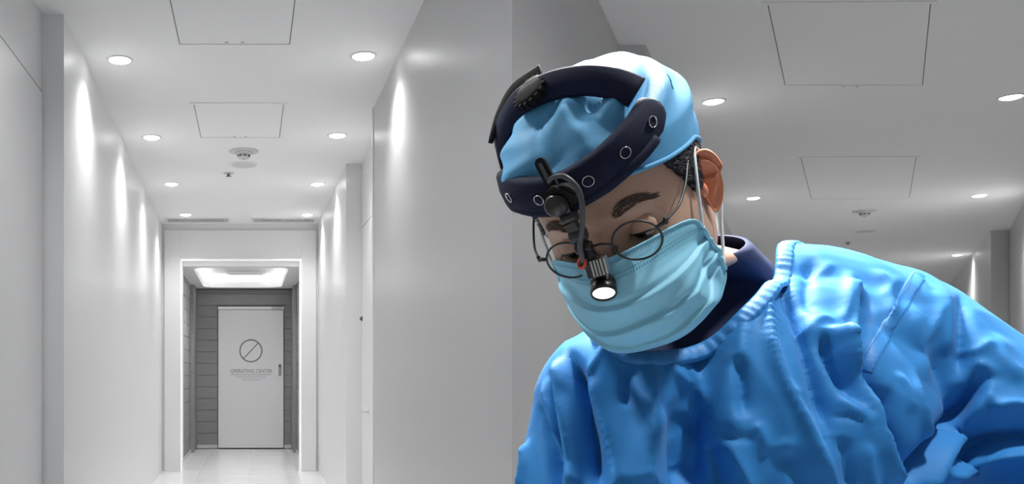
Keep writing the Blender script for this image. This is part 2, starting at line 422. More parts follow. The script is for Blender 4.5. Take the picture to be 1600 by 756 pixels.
hatch(rect(-0.395, 0.235, 6.226, 7.115), 'square ceiling hatch in front of the smoke detector in the left corridor')
def cq(*pts): return [tuple(ceil_pt(*p).xy) for p in pts]
hatch(cq((1226, 132), (1442, 132), (1455, 4), (1199, 6))[::1], 'large ceiling hatch at the top right above the surgeon')
hatch(cq((1267, 310), (1421, 309), (1432, 245), (1251, 246)), 'smaller ceiling hatch above the surgeon beside the smoke detector')

def downlight(px, py, label, energy, cone=132, r=0.062):
    p = ceil_pt(px, py); o = empty('downlight', p); tag(o, label, 'downlight', 'recessed ceiling downlights')
    bm = bmesh.new(); lathe(bm, [(r + 0.016, -0.0005), (r + 0.016, -0.004), (r + 0.004, -0.007), (r, -0.004), (r, -0.0002)], 32); bmobj('trim_ring', bm, M['trim'], o, smooth=True)
    bm = bmesh.new(); lathe(bm, [(r - 0.002, -0.0006), (r * 0.9, -0.010), (r * 0.55, -0.017), (0.0, -0.020)], 32); bmobj('bulb', bm, M['lamp'], o, smooth=True)
    l = spot('downlight_beam', (0, 0, -0.035), (0, 0, -1), energy, cone, 0.06, blend=1.0); l.parent = o
    l.location = (0, 0, -0.035); l.rotation_euler = (0, 0, 0)
    return o
E_ = 50
names = ('first', 'second', 'third', 'fourth')
for i, (x, y) in enumerate(((187, 93), (237, 214), (268, 287), (290, 335))):
    downlight(x, y, f'{names[i]} downlight from the viewer in the left row of the corridor', E_)
for i, (x, y) in enumerate(((568, 87), (527, 211), (496, 287), (480, 335))):
    downlight(x, y, f'{names[i]} downlight from the viewer in the corridor row by the right wall', E_)
for (x, y), lb in zip(((1115, 158), (1580, 151), (1177, 309), (1530, 305), (1495, 398)), ('downlight above the surgeon\'s ear beside the cap', 'downlight at the right edge of the picture', 'downlight just above the navy collar', 'downlight near the right edge above the shoulder', 'small far downlight just over the surgeon\'s shoulder')):
    downlight(x, y, lb, 190 if x == 1530 else 36, 165)

def detector(px, py, label):
    p = ceil_pt(px, py); o = empty('smoke_detector', p); tag(o, label, 'smoke detector', 'ceiling smoke detectors')
    bm = bmesh.new(); lathe(bm, [(0.125, -0.0003), (0.125, -0.006), (0.115, -0.009), (0.0, -0.009)], 40); bmobj('mounting_plate', bm, M['disc'], o, smooth=True)
    bm = bmesh.new(); lathe(bm, [(0.075, -0.009), (0.075, -0.022), (0.066, -0.030), (0.05, -0.033)], 40); bmobj('base', bm, M['disc'], o, smooth=True)
    bm = bmesh.new(); lathe(bm, [(0.05, -0.033), (0.05, -0.052), (0.040, -0.062), (0.022, -0.066), (0.0, -0.067)], 40); bmobj('sensor_dome', bm, M['disc'], o, smooth=True)
    for k in range(8):
        a = k * math.pi / 4 + 0.2; c_, s_ = math.cos(a), math.sin(a)
        bm = bmesh.new(); bx(bm, (-0.010, -0.003, -0.007), (0.010, 0.003, 0.007)); ob = bmobj('slot', bm, M['grille'], o); ob.location = (0.0505 * c_, 0.0505 * s_, -0.043); ob.rotation_euler = (0, 0, a + math.pi / 2)
    bm = bmesh.new(); lathe(bm, [(0.018, -0.0655), (0.018, -0.069), (0.014, -0.069), (0.014, -0.066)], 24); bmobj('test_button', bm, M['steel'], o, smooth=True)
def speaker(px, py, label):
    p = ceil_pt(px, py); o = empty('ceiling_speaker', p); tag(o, label, 'ceiling speaker', 'round ceiling speakers')
    bm = bmesh.new(); lathe(bm, [(0.125, -0.0003), (0.125, -0.006), (0.118, -0.010), (0.108, -0.007)], 40); bmobj('rim', bm, M['trim'], o, smooth=True)
    bm = bmesh.new(); lathe(bm, [(0.108, -0.007), (0.06, -0.010), (0.0, -0.011)], 40); bmobj('grille_cover', bm, M['disc'], o, smooth=True)
def sprinkler(px, py, label):
    p = ceil_pt(px, py); o = empty('sprinkler_head', p); tag(o, label, 'sprinkler', 'ceiling sprinklers')
    bm = bmesh.new(); lathe(bm, [(0.05, -0.0003), (0.048, -0.006), (0.018, -0.010)], 24); bmobj('escutcheon', bm, M['disc'], o, smooth=True)
    bm = bmesh.new(); lathe(bm, [(0.012, -0.008), (0.010, -0.028), (0.026, -0.030), (0.026, -0.033), (0.0, -0.034)], 16); bmobj('nozzle', bm, M['grille'], o, smooth=True)
detector(381, 236, 'white smoke detector with dark slots above the left corridor'); speaker(381, 257, 'round ceiling speaker behind the smoke detector in the left corridor'); sprinkler(357, 270, 'small sprinkler head above the left corridor')
detector(1351, 329, 'white smoke detector with dark slots above the surgeon\'s shoulder'); speaker(1352, 361, 'round ceiling speaker just above the surgeon\'s shoulder'); sprinkler(1325, 378, 'small sprinkler head touching the outline of the surgeon\'s shoulder')

def grille(x0, x1, label):
    yy = YF - 0.33; o = empty('air_grille', ((x0 + x1) / 2, yy, CEIL)); tag(o, label, 'air grille', 'slot air grilles in front of the portal'); w = (x1 - x0) / 2
    bm = bmesh.new()
    for a, b in (((-w - 0.03, -0.15, -0.01), (w + 0.03, -0.12, -0.0003)), ((-w - 0.03, 0.12, -0.01), (w + 0.03, 0.15, -0.0003)), ((-w - 0.03, -0.12, -0.01), (-w, 0.12, -0.0003)), ((w, -0.12, -0.01), (w + 0.03, 0.12, -0.0003))): bx(bm, a, b)
    bmobj('frame', bm, M['trim'], o)
    box('plenum', (-w, -0.12, -0.003), (w, 0.12, -0.0003), M['grille'], o)
    first = None; N = 34
    for k in range(N):
        x = -w + (k + 0.5) * 2 * w / N
        if first is None:
            bm = bmesh.new(); bx(bm, (-0.0065, -0.12, -0.012), (0.0065, 0.12, -0.003)); ob = bmobj('slat', bm, M['disc'], o); first = ob.data
        else: ob = link('slat', first, None, o)
        ph = (k / N * 2) % 1.0
        ob.location = (x, 0, 0); ob.rotation_euler = (0, 0.9 * math.sin(ph * 2 * math.pi), 0)
grille((262 - CX) / 126.0, (357 - CX) / 126.0, 'slot air grille on the left above the portal'); grille((396 - CX) / 126.0, (490 - CX) / 126.0, 'slot air grille on the right above the portal')
# ------------------------------------------------------------------ the surgeon
HR = np.array([[-0.73585, -0.45203, -0.50418], [0.6462, -0.69127, -0.32338], [-0.20235, -0.56376, 0.80077]])
HT = np.array([0.37241, 0.90616, 1.45559])
HM = Matrix([[*HR[0], HT[0]], [*HR[1], HT[1]], [*HR[2], HT[2]], [0, 0, 0, 1]])   # head space: x = his right, y = front, z = up, origin between the eyes
def hw(p): return Vector(HR @ np.array(p, float) + HT)

def tex_mat(name, color, rough, scale, strength, mix=0.12, spec=0.4, sheen=0.0, big=6.0):
    """woven non-woven fabric: two crossed wave bumps and a faint mottling"""
    m = mat(name, color, rough, spec=spec, sheen=sheen, noise=mix, nscale=big)
    nt = m.node_tree; b = nt.nodes['Principled BSDF']
    tc = nt.nodes.new('ShaderNodeTexCoord')
    hs = []
    for ax in ('X', 'Z'):
        w = nt.nodes.new('ShaderNodeTexWave'); w.bands_direction = ax; w.inputs['Scale'].default_value = scale; w.inputs['Distortion'].default_value = 0.6
        nt.links.new(tc.outputs['Object'], w.inputs['Vector']); hs.append(w)
    mu = nt.nodes.new('ShaderNodeMath'); mu.operation = 'MULTIPLY'
    nt.links.new(hs[0].outputs['Fac'], mu.inputs[0]); nt.links.new(hs[1].outputs['Fac'], mu.inputs[1])
    bp = nt.nodes.new('ShaderNodeBump'); bp.inputs['Strength'].default_value = strength; bp.inputs['Distance'].default_value = 0.001
    nt.links.new(mu.outputs[0], bp.inputs['Height']); nt.links.new(bp.outputs[0], b.inputs['Normal'])
    return m

M['skin'] = mat('skin', (0.47, 0.305, 0.23), 0.48, spec=0.35, noise=0.10, nscale=28, bump=0.10, bscale=500)
bsk = M['skin'].node_tree.nodes['Principled BSDF']
bsk.inputs['Subsurface Weight'].default_value = 0.12; bsk.inputs['Subsurface Radius'].default_value = (0.012, 0.004, 0.002); bsk.inputs['Subsurface Scale'].default_value = 0.6
M['ear'] = mat('backlit_ear_skin', (0.66, 0.25, 0.14), 0.45, noise=0.12, nscale=30)  # reddish skin, with the glow of light from behind put into the colour
M['hair'] = mat('black_hair', (0.012, 0.012, 0.014), 0.4, spec=0.5)
M['brow'] = mat('brow_hair', (0.085, 0.06, 0.048), 0.6)
M['eye'] = mat('eyeball', (0.62, 0.60, 0.57), 0.12)
M['iris'] = mat('iris', (0.015, 0.011, 0.009), 0.06, spec=0.8)
M['navy'] = mat('navy_scrub_cloth', (0.010, 0.022, 0.085), 0.8, noise=0.12, nscale=40)
M['gown'] = tex_mat('blue_gown_cloth', (0.026, 0.205, 0.54), 0.58, 190, 0.12, 0.08, spec=0.2, sheen=0.06)
M['seam'] = tex_mat('blue_seam_cloth', (0.032, 0.22, 0.57), 0.5, 190, 0.2, 0.06)
M['cap'] = tex_mat('blue_cap_cloth', (0.10, 0.36, 0.64), 0.6, 210, 0.30, 0.12)
M['mask'] = tex_mat('pale_blue_mask_cloth', (0.25, 0.60, 0.80), 0.55, 300, 0.12, 0.05)
M['maskdot'] = mat('mask_emboss', (0.07, 0.22, 0.32), 0.7)
M['loop'] = mat('white_elastic', (0.66, 0.74, 0.78), 0.6)
M['band'] = mat('navy_padding', (0.006, 0.011, 0.035), 0.75, spec=0.25, bump=0.15, bscale=900)
M['black'] = mat('black_plastic', (0.010, 0.010, 0.012), 0.32, spec=0.5)
M['matte'] = mat('matte_black', (0.010, 0.010, 0.012), 0.75, spec=0.2)
M['cable'] = mat('grey_cable', (0.055, 0.062, 0.07), 0.45)
M['chrome'] = mat('chrome', (0.75, 0.75, 0.72), 0.18, metal=1.0)
M['gun'] = mat('gunmetal', (0.028, 0.034, 0.038), 0.4, metal=0.3)
M['red'] = mat('red_ring', (0.75, 0.06, 0.03), 0.35)
M['led'] = mat('led_face', (1, 0.97, 0.93), 0.3, emit=((1, 0.96, 0.92), 0.9))
M['glove'] = mat('white_glove', (0.75, 0.74, 0.70), 0.5)

# --- head cross-sections (z, half width, front, back)
HT_ = np.array([(.127, .004, -.012, -.022), (.125, .022, .012, -.045), (.118, .040, .036, -.068), (.105, .055, .060, -.088), (.088, .065, .077, -.100), (.065, .0725, .090, -.108), (.04, .0755, .0965, -.111),
    (.02, .0757, .0985, -.110), (.0, .075, .0925, -.106), (-.02, .0735, .0905, -.099), (-.04, .071, .0895, -.090), (-.06, .0705, .088, -.080), (-.08, .0675, .0875, -.074), (-.1, .060, .086, -.070), (-.112, .053, .082, -.068), (-.12, .044, .07, -.066), (-.126, .046, .045, -.068)])
zt = np.linspace(-.126, .127, 254); tab = []
for k in (1, 2, 3):
    v = np.interp(zt, HT_[::-1, 0], HT_[::-1, k]); vp = np.pad(v, 6, mode='edge'); g = np.exp(-np.arange(-6, 7) ** 2 / 18.); tab.append(np.convolve(vp, g / g.sum(), 'valid'))
def hsec(z): return [np.interp(z, zt, t) for t in tab]
YM = -0.012
def hsurf(t, z, off=0.0, n=2.25):
    """t = angle from the front, positive towards his right"""
    w, yf, yb = hsec(z); w += off; yf += off; yb -= off
    s, c = np.sin(t), np.cos(t); r = 1.0 / (np.abs(s) ** n + np.abs(c) ** n) ** (1 / n)
    return np.stack([w * r * s, YM + np.where(c > 0, yf - YM, YM - yb) * r * c, z + 0 * s], -1)
def gs(a, s): return np.exp(-(a / s) ** 2)
def features(P):
    x, y, z = P[..., 0], P[..., 1].copy(), P[..., 2]; ax = np.abs(x); fr = np.clip(y / 0.05, 0, 1)
    d = 0.0042 * gs(z - 0.020, 0.010) * gs(ax - 0.028, 0.024)                            # brow ridge
    d -= 0.0105 * gs(ax - 0.033, 0.019) * gs(z + 0.006, 0.0125)                         # eye sockets
    d -= 0.0030 * gs(ax, 0.012) * gs(z - 0.008, 0.010)                                   # root of the nose
    hn = np.clip((0.010 - z) / 0.055, 0, 1)                                              # nose ridge growing to the tip
    d += np.where(z > -0.048, 0.004 + 0.025 * hn, 0.029 * gs(z + 0.048, 0.010)) * gs(ax, 0.0085 + 0.008 * hn) * np.clip((0.014 - z) / 0.010, 0, 1)
    d += 0.006 * gs(ax - 0.014, 0.007) * gs(z + 0.047, 0.009)                            # wings
    d += 0.0045 * gs(ax - 0.050, 0.018) * gs(z + 0.030, 0.018)                           # cheek bones
    d += 0.006 * gs(ax, 0.020) * (gs(z + 0.077, 0.006) + gs(z + 0.088, 0.006)) - 0.002 * gs(ax, 0.022) * gs(z + 0.0825, 0.002)
    d += 0.005 * gs(ax, 0.018) * gs(z + 0.108, 0.012)                                    # chin
    # furrows: two frown lines over the nose, faint forehead lines
    d -= 0.0011 * gs(ax - 0.006, 0.0022) * gs(z - 0.022, 0.011)
    d -= 0.0007 * gs(((z - 0.045 + 0.25 * ax) * 1000 % 11) - 5.5, 1.6) * gs(ax, 0.04) * gs(z - 0.05, 0.018)
    Q = P.copy(); Q[..., 1] = P[..., 1] + d * fr
    Q[..., 0] += np.sign(x) * (-0.0035 * gs(y - 0.062, 0.02) * gs(z - 0.012, 0.022) + 0.003 * gs(y - 0.055, 0.025) * gs(z + 0.03, 0.02))   # temples, cheek sides
    return Q
NT = 220
ts = np.linspace(-math.pi, math.pi, NT, endpoint=False)
ts = ts - 0.42 * np.sin(ts)                                          # denser over the face
rings = []
for z in np.concatenate([np.linspace(.127, .1, 14), np.linspace(.098, -.126, 150)]):
    rings.append((HR @ features(hsurf(ts, np.full(NT, z))).T).T + HT)
def body_ring(c, rx, ry, k, n=2.0):
    bx_, by_ = (1 - k) * HR[:, 0] + k * np.array([-1, 0, 0.]), (1 - k) * HR[:, 1] + k * np.array([0, -1, 0.])
    bx_ /= np.linalg.norm(bx_); by_ -= bx_ * by_.dot(bx_); by_ /= np.linalg.norm(by_)
    s, c_ = np.sin(ts), np.cos(ts); r = 1.0 / (np.abs(s) ** n + np.abs(c_) ** n) ** (1 / n)
    return np.array(c) + np.outer(r * s * rx, bx_) + np.outer(r * c_ * ry, by_)
nk0 = HR @ np.array([0, -0.034, -0.112]) + HT; nk1 = np.array([0.535, 1.066, 1.416])
for k, (rx, ry) in zip(np.linspace(0, 1, 10), [(.056, .058)] * 2 + [(.057, .059)] * 4 + [(.057, .059)] * 4):
    rings.append(body_ring(nk0 + (nk1 - nk0) * k, rx, ry, 0.7 * k))
key = [((.535, 1.066, 1.416), .057, .059, .7), ((.572, 1.078, 1.35), .085, .062, 1), ((.583, 1.07, 1.28), .145, .075, 1), ((.585, 1.065, 1.18), .150, .095, 1), ((.585, 1.09, 1.0), .140, .095, 1), ((.585, 1.13, .86), .155, .105, 1), ((.585, 1.14, .78), .150, .10, 1), ((.585, 1.14, .74), .05, .04, 1)]
for a, b in zip(key, key[1:]):
    for u in (0.25, 0.5, 0.75, 1.0):
        rings.append(body_ring(np.array(a[0]) * (1 - u) + np.array(b[0]) * u, a[1] * (1 - u) + b[1] * u, a[2] * (1 - u) + b[2] * u, a[3] * (1 - u) + b[3] * u))
V = np.concatenate(rings); nr = len(rings)
Fc = []
for i in range(nr - 1):
    a, b = i * NT, (i + 1) * NT
    Fc += [(a + j, b + j, b + (j + 1) % NT, a + (j + 1) % NT) for j in range(NT)]
Fc.append(tuple(range(NT))); Fc.append(tuple(range((nr - 1) * NT, nr * NT))[::-1])
BASE = Vector((0.585, 1.12, 0))
bm = bmesh.new()
bv = [bm.verts.new(v) for v in V]
for f_ in Fc: bm.faces.new([bv[i] for i in f_])
# arms and hands (inside the sleeves and below the frame)
EL, ER = (0.885, 0.94, 1.13), (0.375, 0.95, 1.0)
WL, WR = (0.66, 0.78, 1.02), (0.46, 0.74, 0.98)
SL, SR = (0.755, 1.05, 1.305), (0.405, 1.01, 1.245)
for S_, E1, W_ in ((SL, EL, WL), (SR, ER, WR)):
    tube(bm, spline([S_, tuple((np.array(S_) + np.array(E1)) / 2), E1, tuple((np.array(E1) + np.array(W_)) / 2), W_], 17), [0.042, .042, .042, .041, .040, .039, .038, .038, .038, .038, .037, .036, .035, .033, .031, .029, .028], 16)
for sx in (-1, 1):                                                   # legs
    hx = 0.585 + sx * 0.085
    tube(bm, spline([(hx, 1.14, .82), (hx, 1.12, .48), (hx, 1.15, .09)], 12), [0.085, .083, .078, .07, .063, .058, .056, .055, .05, .044, .04, .038], 16)
bmesh.ops.translate(bm, vec=-BASE, verts=bm.verts)
bmesh.ops.recalc_face_normals(bm, faces=bm.faces)
person = bmobj('person', bm, M['skin'], None, None, True); person.location = BASE
tag(person, 'person bending forward in a blue surgical gown, blue cap and pale blue face mask', 'person')
def child(o, par=None):
    """keep world-space mesh data while hanging under the person (or one of its parts)"""
    o.parent = par or person
    if par is None: o.matrix_parent_inverse = Matrix.Translation(-BASE)
    return o
def toH(bm): bmesh.ops.transform(bm, matrix=HM, verts=bm.verts)
def hobj(name, bm, m, smooth=True, par=None, top=None):
    toH(bm); bmesh.ops.recalc_face_normals(bm, faces=bm.faces)
    o = bmobj(name, bm, m, None, None, smooth)
    if top is None: child(o, par)
    return o
# hands in gloves
def hand(W_, d, side):
    W_ = Vector(W_); d = Vector(d).normalized(); up = Vector((0, 0, 1)); s = d.cross(up).normalized() * side; n = s.cross(d).normalized() * side
    bm = bmesh.new()
    tube(bm, [W_ - d * 0.03, W_, W_ + d * 0.03, W_ + d * 0.065, W_ + d * 0.088], [0.030, 0.027, 0.033, 0.037, 0.028], 14)
    for k, (off, L) in enumerate(((-0.030, 0.062), (-0.010, 0.076), (0.010, 0.072), (0.029, 0.058))):
        b = W_ + d * 0.078 + s * off
        tube(bm, [b, b + d * L * 0.45 - n * 0.004, b + d * L * 0.75 - n * 0.016, b + d * L * 0.92 - n * 0.03], [0.0100, 0.0092, 0.0084, 0.0062], 10)
    b = W_ + d * 0.025 - s * 0.028
    tube(bm, [b, b + d * 0.028 - s * 0.02, b + d * 0.056 - s * 0.026 - n * 0.01, b + d * 0.068 - s * 0.024 - n * 0.014], [0.014, 0.012, 0.010, 0.007], 10)
    return child(bmobj('glove', bm, M['glove'], None, None, True))
hand(WL, (-0.75, -0.5, -0.42), 1); hand(WR, (0.35, -0.85, -0.3), -1)
# trousers and shoes
for sx in (-1, 1):
    hx = 0.585 + sx * 0.085
    bm = bmesh.new(); tube(bm, spline([(hx, 1.14, .84), (hx, 1.12, .48), (hx, 1.15, .10)], 12), [0.095, .098, .098, .094, .09, .087, .085, .084, .083, .082, .081, .080], 20); child(bmobj('trouser_leg', bm, M['navy'], None, None, True))
    bm = bmesh.new(); tube(bm, [(hx, 1.22, 0.045), (hx, 1.19, 0.05), (hx, 1.12, 0.05), (hx, 1.03, 0.04), (hx, 0.97, 0.032), (hx, 0.945, 0.028)], [0.03, 0.046, 0.05, 0.042, 0.034, 0.016], 16)
    for v in bm.verts: v.co.z = max(v.co.z, 0.001)
    child(bmobj('shoe', bm, M['matte'], None, None, True))

# --- eyes: ball, iris, lids
for sx in (-1, 1):
    c = Vector((sx * 0.033, 0.0735, -0.0065))
    bm = bmesh.new(); bmesh.ops.create_uvsphere(bm, u_segments=32, v_segments=20, radius=0.0117); bmesh.ops.translate(bm, vec=c, verts=bm.verts); eb = hobj('eyeball', bm, M['eye'])
    g = Vector((-sx * 0.10 + 0.16, 0.86, -0.40)).normalized()
    bm = bmesh.new(); lathe(bm, [(0.0, 0.01205), (0.003, 0.0117), (0.0058, 0.01055)], 24, M4=Matrix.Translation(c) @ g.to_track_quat('Z', 'Y').to_matrix().to_4x4()); hobj('iris', bm, M['iris'], par=eb)
    def lid(a0, a1, r, droop, nm):
        bm = bmesh.new(); G = []
        for i in range(25):
            u = -1 + 2 * i / 24; row = []
            for j in range(11):
                el = a0 + (a1 - a0) * j / 10.0
                k_ = (1 - u * u) ** 0.55
                e = math.radians(el * k_ + (-14) * (1 - k_)); az = u * math.radians(78)
                row.append(bm.verts.new(c + Vector((math.sin(az) * math.cos(e), math.cos(az) * math.cos(e), math.sin(e))) * (r + (0.0006 if j == 0 else 0))))
            G.append(row)
        for i in range(24):
            for j in range(10): bm.faces.new((G[i][j], G[i + 1][j], G[i + 1][j + 1], G[i][j + 1]))
        return hobj(nm, bm, M['skin'])
    lid(-5, 80, 0.0134, 0, 'upper_eyelid'); lid(-31, -85, 0.0133, 0, 'lower_eyelid')
    bm = bmesh.new(); P = []
    for i in range(21):
        u = -0.95 + 1.9 * i / 20; k_ = (1 - u * u) ** 0.55; e = math.radians(-5.5 * k_ - 14 * (1 - k_)); az = u * math.radians(78)
        P.append(c + Vector((math.sin(az) * math.cos(e), math.cos(az) * math.cos(e), math.sin(e))) * 0.0140)
    tube(bm, P, [0.00035 + 0.0005 * (1 - abs(2 * i / 20 - 1) ** 2) for i in range(21)], 6)
    for i in range(3, 19):
        p = P[i]; d = (p - c).normalized(); e_ = p + d * 0.0045 + Vector((0, 0.001, -0.0035)); tube(bm, [p, (p + e_) / 2 + Vector((0, .0004, -.0004)), e_], [0.00030, 0.00022, 0.00006], 4)
    hobj('eyelashes', bm, M['hair'])
    # brow: short tapering hairs combed outwards
    bm = bmesh.new(); rnd = random.Random(3 + sx)
    for k in range(330):
        t = rnd.random() ** 0.9; x0 = 0.018 + 0.034 * t; z0 = float(np.interp(x0, [.015, .022, .030, .039, .047, .056], [.0200, .0232, .0256, .0262, .0222, .0135])); wd = 0.0070 * (1 - 0.65 * t) * min(1, t * 6 + 0.45)
        z0 += rnd.uniform(-wd, wd)
        def sf(x, z):
            w_, yf_, yb_ = hsec(z); tt = math.asin(min(0.98, abs(x) / w_)) ; 
            for _ in range(4):
                q_ = hsurf(np.array([tt]), np.array([z]))[0]; tt += (abs(x) - q_[0]) / w_
            return features(hsurf(np.array([sx * tt]), np.array([z])))[0]
        L = rnd.uniform(0.005, 0.009); x1 = x0 + L * 0.9; z1 = z0 + L * (0.45 - 0.95 * t)
        a, b = sf(x0, z0), sf(x1, z1); a, b = Vector(a), Vector(b); m_ = (a + b) / 2 + Vector((0, 0.0011, 0))
        tube(bm, [a, m_, b + Vector((0, 0.0007, 0))], [0.00022, 0.00018, 0.00004], 3)
    hobj('eyebrow', bm, M['brow'])

# --- ears
def ear(sx):
    e1 = Vector((sx * math.sin(math.radians(24)), -math.cos(math.radians(24)), 0)); e2 = Vector((sx * 0.10, -0.16, 0.98)).normalized(); e2 = (e2 - e1 * e2.dot(e1)).normalized()
    e3 = Vector((sx * math.cos(math.radians(24)), math.sin(math.radians(24)), 0)); c = Vector((sx * 0.0725, 0.004, -0.016))
    bm = bmesh.new(); NA, NR = 56, 22; G = []
    for i in range(NR + 1):
        row = []
        for j in range(NA):
            a = 2 * math.pi * j / NA; ca, sa = math.cos(a), math.sin(a)
            wx = 0.0215 if ca > 0 else 0.012
            R_ = np.array([wx * ca * (1.12 if sa > 0 else 0.80 - 0.16 * sa * 0), 0.0335 * sa])
            if sa > 0.2 and ca < 0: R_[0] *= 1.25
            rho = i / 14.0
            if rho <= 1:
                # radial relief: concha bowl, antihelix, scapha groove, helix rim
                lobe = max(0.0, -sa - 0.45) * 1.8
                h = -0.0165 * math.exp(-((rho - 0.05) / 0.40) ** 2) + 0.0062 * math.exp(-((rho - 0.62) / 0.10) ** 2) * (1 - min(1, lobe)) * (0.35 + 0.65 * max(0, ca * 0.8 + 0.3)) - 0.0036 * math.exp(-((rho - 0.80) / 0.07) ** 2) * (1 - min(1, lobe)) + 0.0040 * math.exp(-((rho - 0.95) / 0.07) ** 2) * (1 - 0.5 * min(1, lobe)) + 0.004 * rho * max(0, ca)
                rr = rho
            else:
                k = (i - 14) / 8.0; h = 0.003 * (1 - k) - 0.0085 * k + 0.004 * max(0, ca) * (1 - k); rr = 1.0 + 0.03 * math.sin(k * math.pi) - 0.55 * k
            p = c + e1 * (R_[0] * rr + 0.010) + e2 * (R_[1] * rr) + e3 * h
            row.append(bm.verts.new(p))
        G.append(row)
    for i in range(NR):
        for j in range(NA): bm.faces.new((G[i][j], G[i][(j + 1) % NA], G[i + 1][(j + 1) % NA], G[i + 1][j]))
    # tragus
    hobj_ = hobj('ear', bm, M['ear']); 
    bm = bmesh.new(); bmesh.ops.create_uvsphere(bm, u_segments=14, v_segments=10, radius=0.0055); bmesh.ops.scale(bm, vec=(0.8, 1.0, 1.5), verts=bm.verts); bmesh.ops.translate(bm, vec=c + e1 * 0.001 + e3 * 0.002 - e2 * 0.003, verts=bm.verts); hobj('tragus', bm, M['ear'], par=hobj_)
ear(-1); ear(1)

# --- hair showing under the cap: a close cap of strands at temple, sideburn and nape
bm = bmesh.new(); rnd = random.Random(11)
def hair_lo(a): return float(np.interp(a, [0.84, 0.93, 1.06, 1.19, 1.44, 1.50, 1.72, 1.85, 2.3, 3.2], [0.060, 0.040, 0.022, -0.006, -0.012, 0.010, 0.014, -0.03, -0.055, -0.06]))
for sg in (-1, 1):                                                   # dark scalp layer
    G = []
    for i in range(90):
        a = 0.86 + 2.28 * i / 89; lo = hair_lo(a)
        G.append([bm.verts.new(features(hsurf(np.array([sg * a]), np.array([lo + (0.062 - lo) * k / 8 + 0.0015 * math.sin(i * 2.1) * (k == 0)]), 0.0006 + 0.0012 * min(1, k / 2)))[0]) for k in range(9)])
    for p, q_ in zip(G, G[1:]):
        for k in range(8): bm.faces.new((p[k], q_[k], q_[k + 1], p[k + 1]))
cnt = 0
while cnt < 3800:
    sg = rnd.choice((-1, -1, 1)); a = rnd.uniform(0.86, 2.0) if rnd.random() < 0.75 else rnd.uniform(2.0, 3.1); z = rnd.uniform(-0.06, 0.06); t = sg * a
    if z < hair_lo(a) - 0.001: continue
    cnt += 1
    p0 = hsurf(np.array([t]), np.array([z]), 0.001)[0]; L = rnd.uniform(0.007, 0.014)
    t1 = t + sg * L * rnd.uniform(2.0, 6.0); z1 = z - L * rnd.uniform(0.3, 0.8)
    p1 = hsurf(np.array([(t + t1) / 2]), np.array([(z + z1) / 2]), 0.0036)[0]; p2 = hsurf(np.array([t1]), np.array([z1]), 0.0028 + rnd.uniform(0, 0.0015))[0]
    tube(bm, [p0, p1, p2], [0.0005, 0.0004, 0.0001], 3)
hobj('hair', bm, M['hair'])

# --- surgical cap
def cap_edge(t):
    a = np.abs(t); return np.interp(a, [0, 0.45, 0.7, 1.0, 1.3, 1.6, 2.0, 3.2], [0.052, 0.052, 0.047, 0.040, 0.034, 0.028, 0.008, -0.035])
bm = bmesh.new(); NA, NV = 200, 70; G = []
ta = np.linspace(-math.pi, math.pi, NA, endpoint=False)
rs = np.random.default_rng(5)
waves = [(rs.uniform(2, 9), rs.uniform(2, 7), rs.uniform(0, 6.28), rs.uniform(0.5, 1.0)) for _ in range(9)]
for j in range(NV + 1):
    v = j / NV
    ed = cap_edge(ta); z = ed + (0.1265 - ed) * np.sin(v * math.pi / 2) if False else ed + (0.1268 - ed) * (1 - (1 - v) ** 1.7)
    off = 0.004 + (0.0085 + 0.006 * np.clip(ta / 0.8, 0, 1)) * np.minimum(1, v * 5)
    P = np.zeros((NA, 3))
    for i in range(NA):
        P[i] = hsurf(ta[i:i + 1], z[i:i + 1], off[i] if np.ndim(off) else off)[0]
    # lift the crown, with soft crumples; the front bulges, a fold ridge runs up from the brow
    P[:, 2] += 0.003 * v ** 2.5
    wr = np.zeros(NA)
    for (ka, kv, ph, am) in waves:
        wr += am * np.sin(ka * ta + kv * v * 3 + ph + 1.5 * np.sin(3 * v + ka))
    wr = np.sign(wr) * np.abs(wr) ** 1.3
    amp = 0.0014 * min(1, v * 4) * (1 - v ** 4)
    dirn = P - np.array([0, -0.01, 0.03]); dirn /= np.linalg.norm(dirn, axis=1)[:, None]
    P += dirn * (wr * amp)[:, None]
    P += dirn * (0.007 * gs(ta + 0.35 - 0.4 * v, 0.16) * gs(v - 0.55, 0.33))[:, None] + dirn * (0.006 * gs(ta - 0.75, 0.28) * gs(v - 0.35, 0.25))[:, None]
    P -= dirn * (0.004 * gs(ta + 0.95 - 0.9 * v, 0.10) * gs(v - 0.5, 0.3))[:, None] + dirn * (0.003 * gs(ta - 0.2 - 0.3 * v, 0.09) * gs(v - 0.5, 0.3))[:, None]
    G.append([bm.verts.new(p) for p in P])
for j in range(NV):
    for i in range(NA): bm.faces.new((G[j][i], G[j][(i + 1) % NA], G[j + 1][(i + 1) % NA], G[j + 1][i]))
bm.faces.new(G[-1])
capo = hobj('surgical_cap', bm, M['cap'])
bm = bmesh.new()
tube(bm, [hsurf(ta[i:i + 1], cap_edge(ta[i:i + 1]), 0.0045)[0] for i in range(0, NA, 2)], 0.0022, 8, closed=True)
hobj('hem', bm, M['cap'], par=capo)

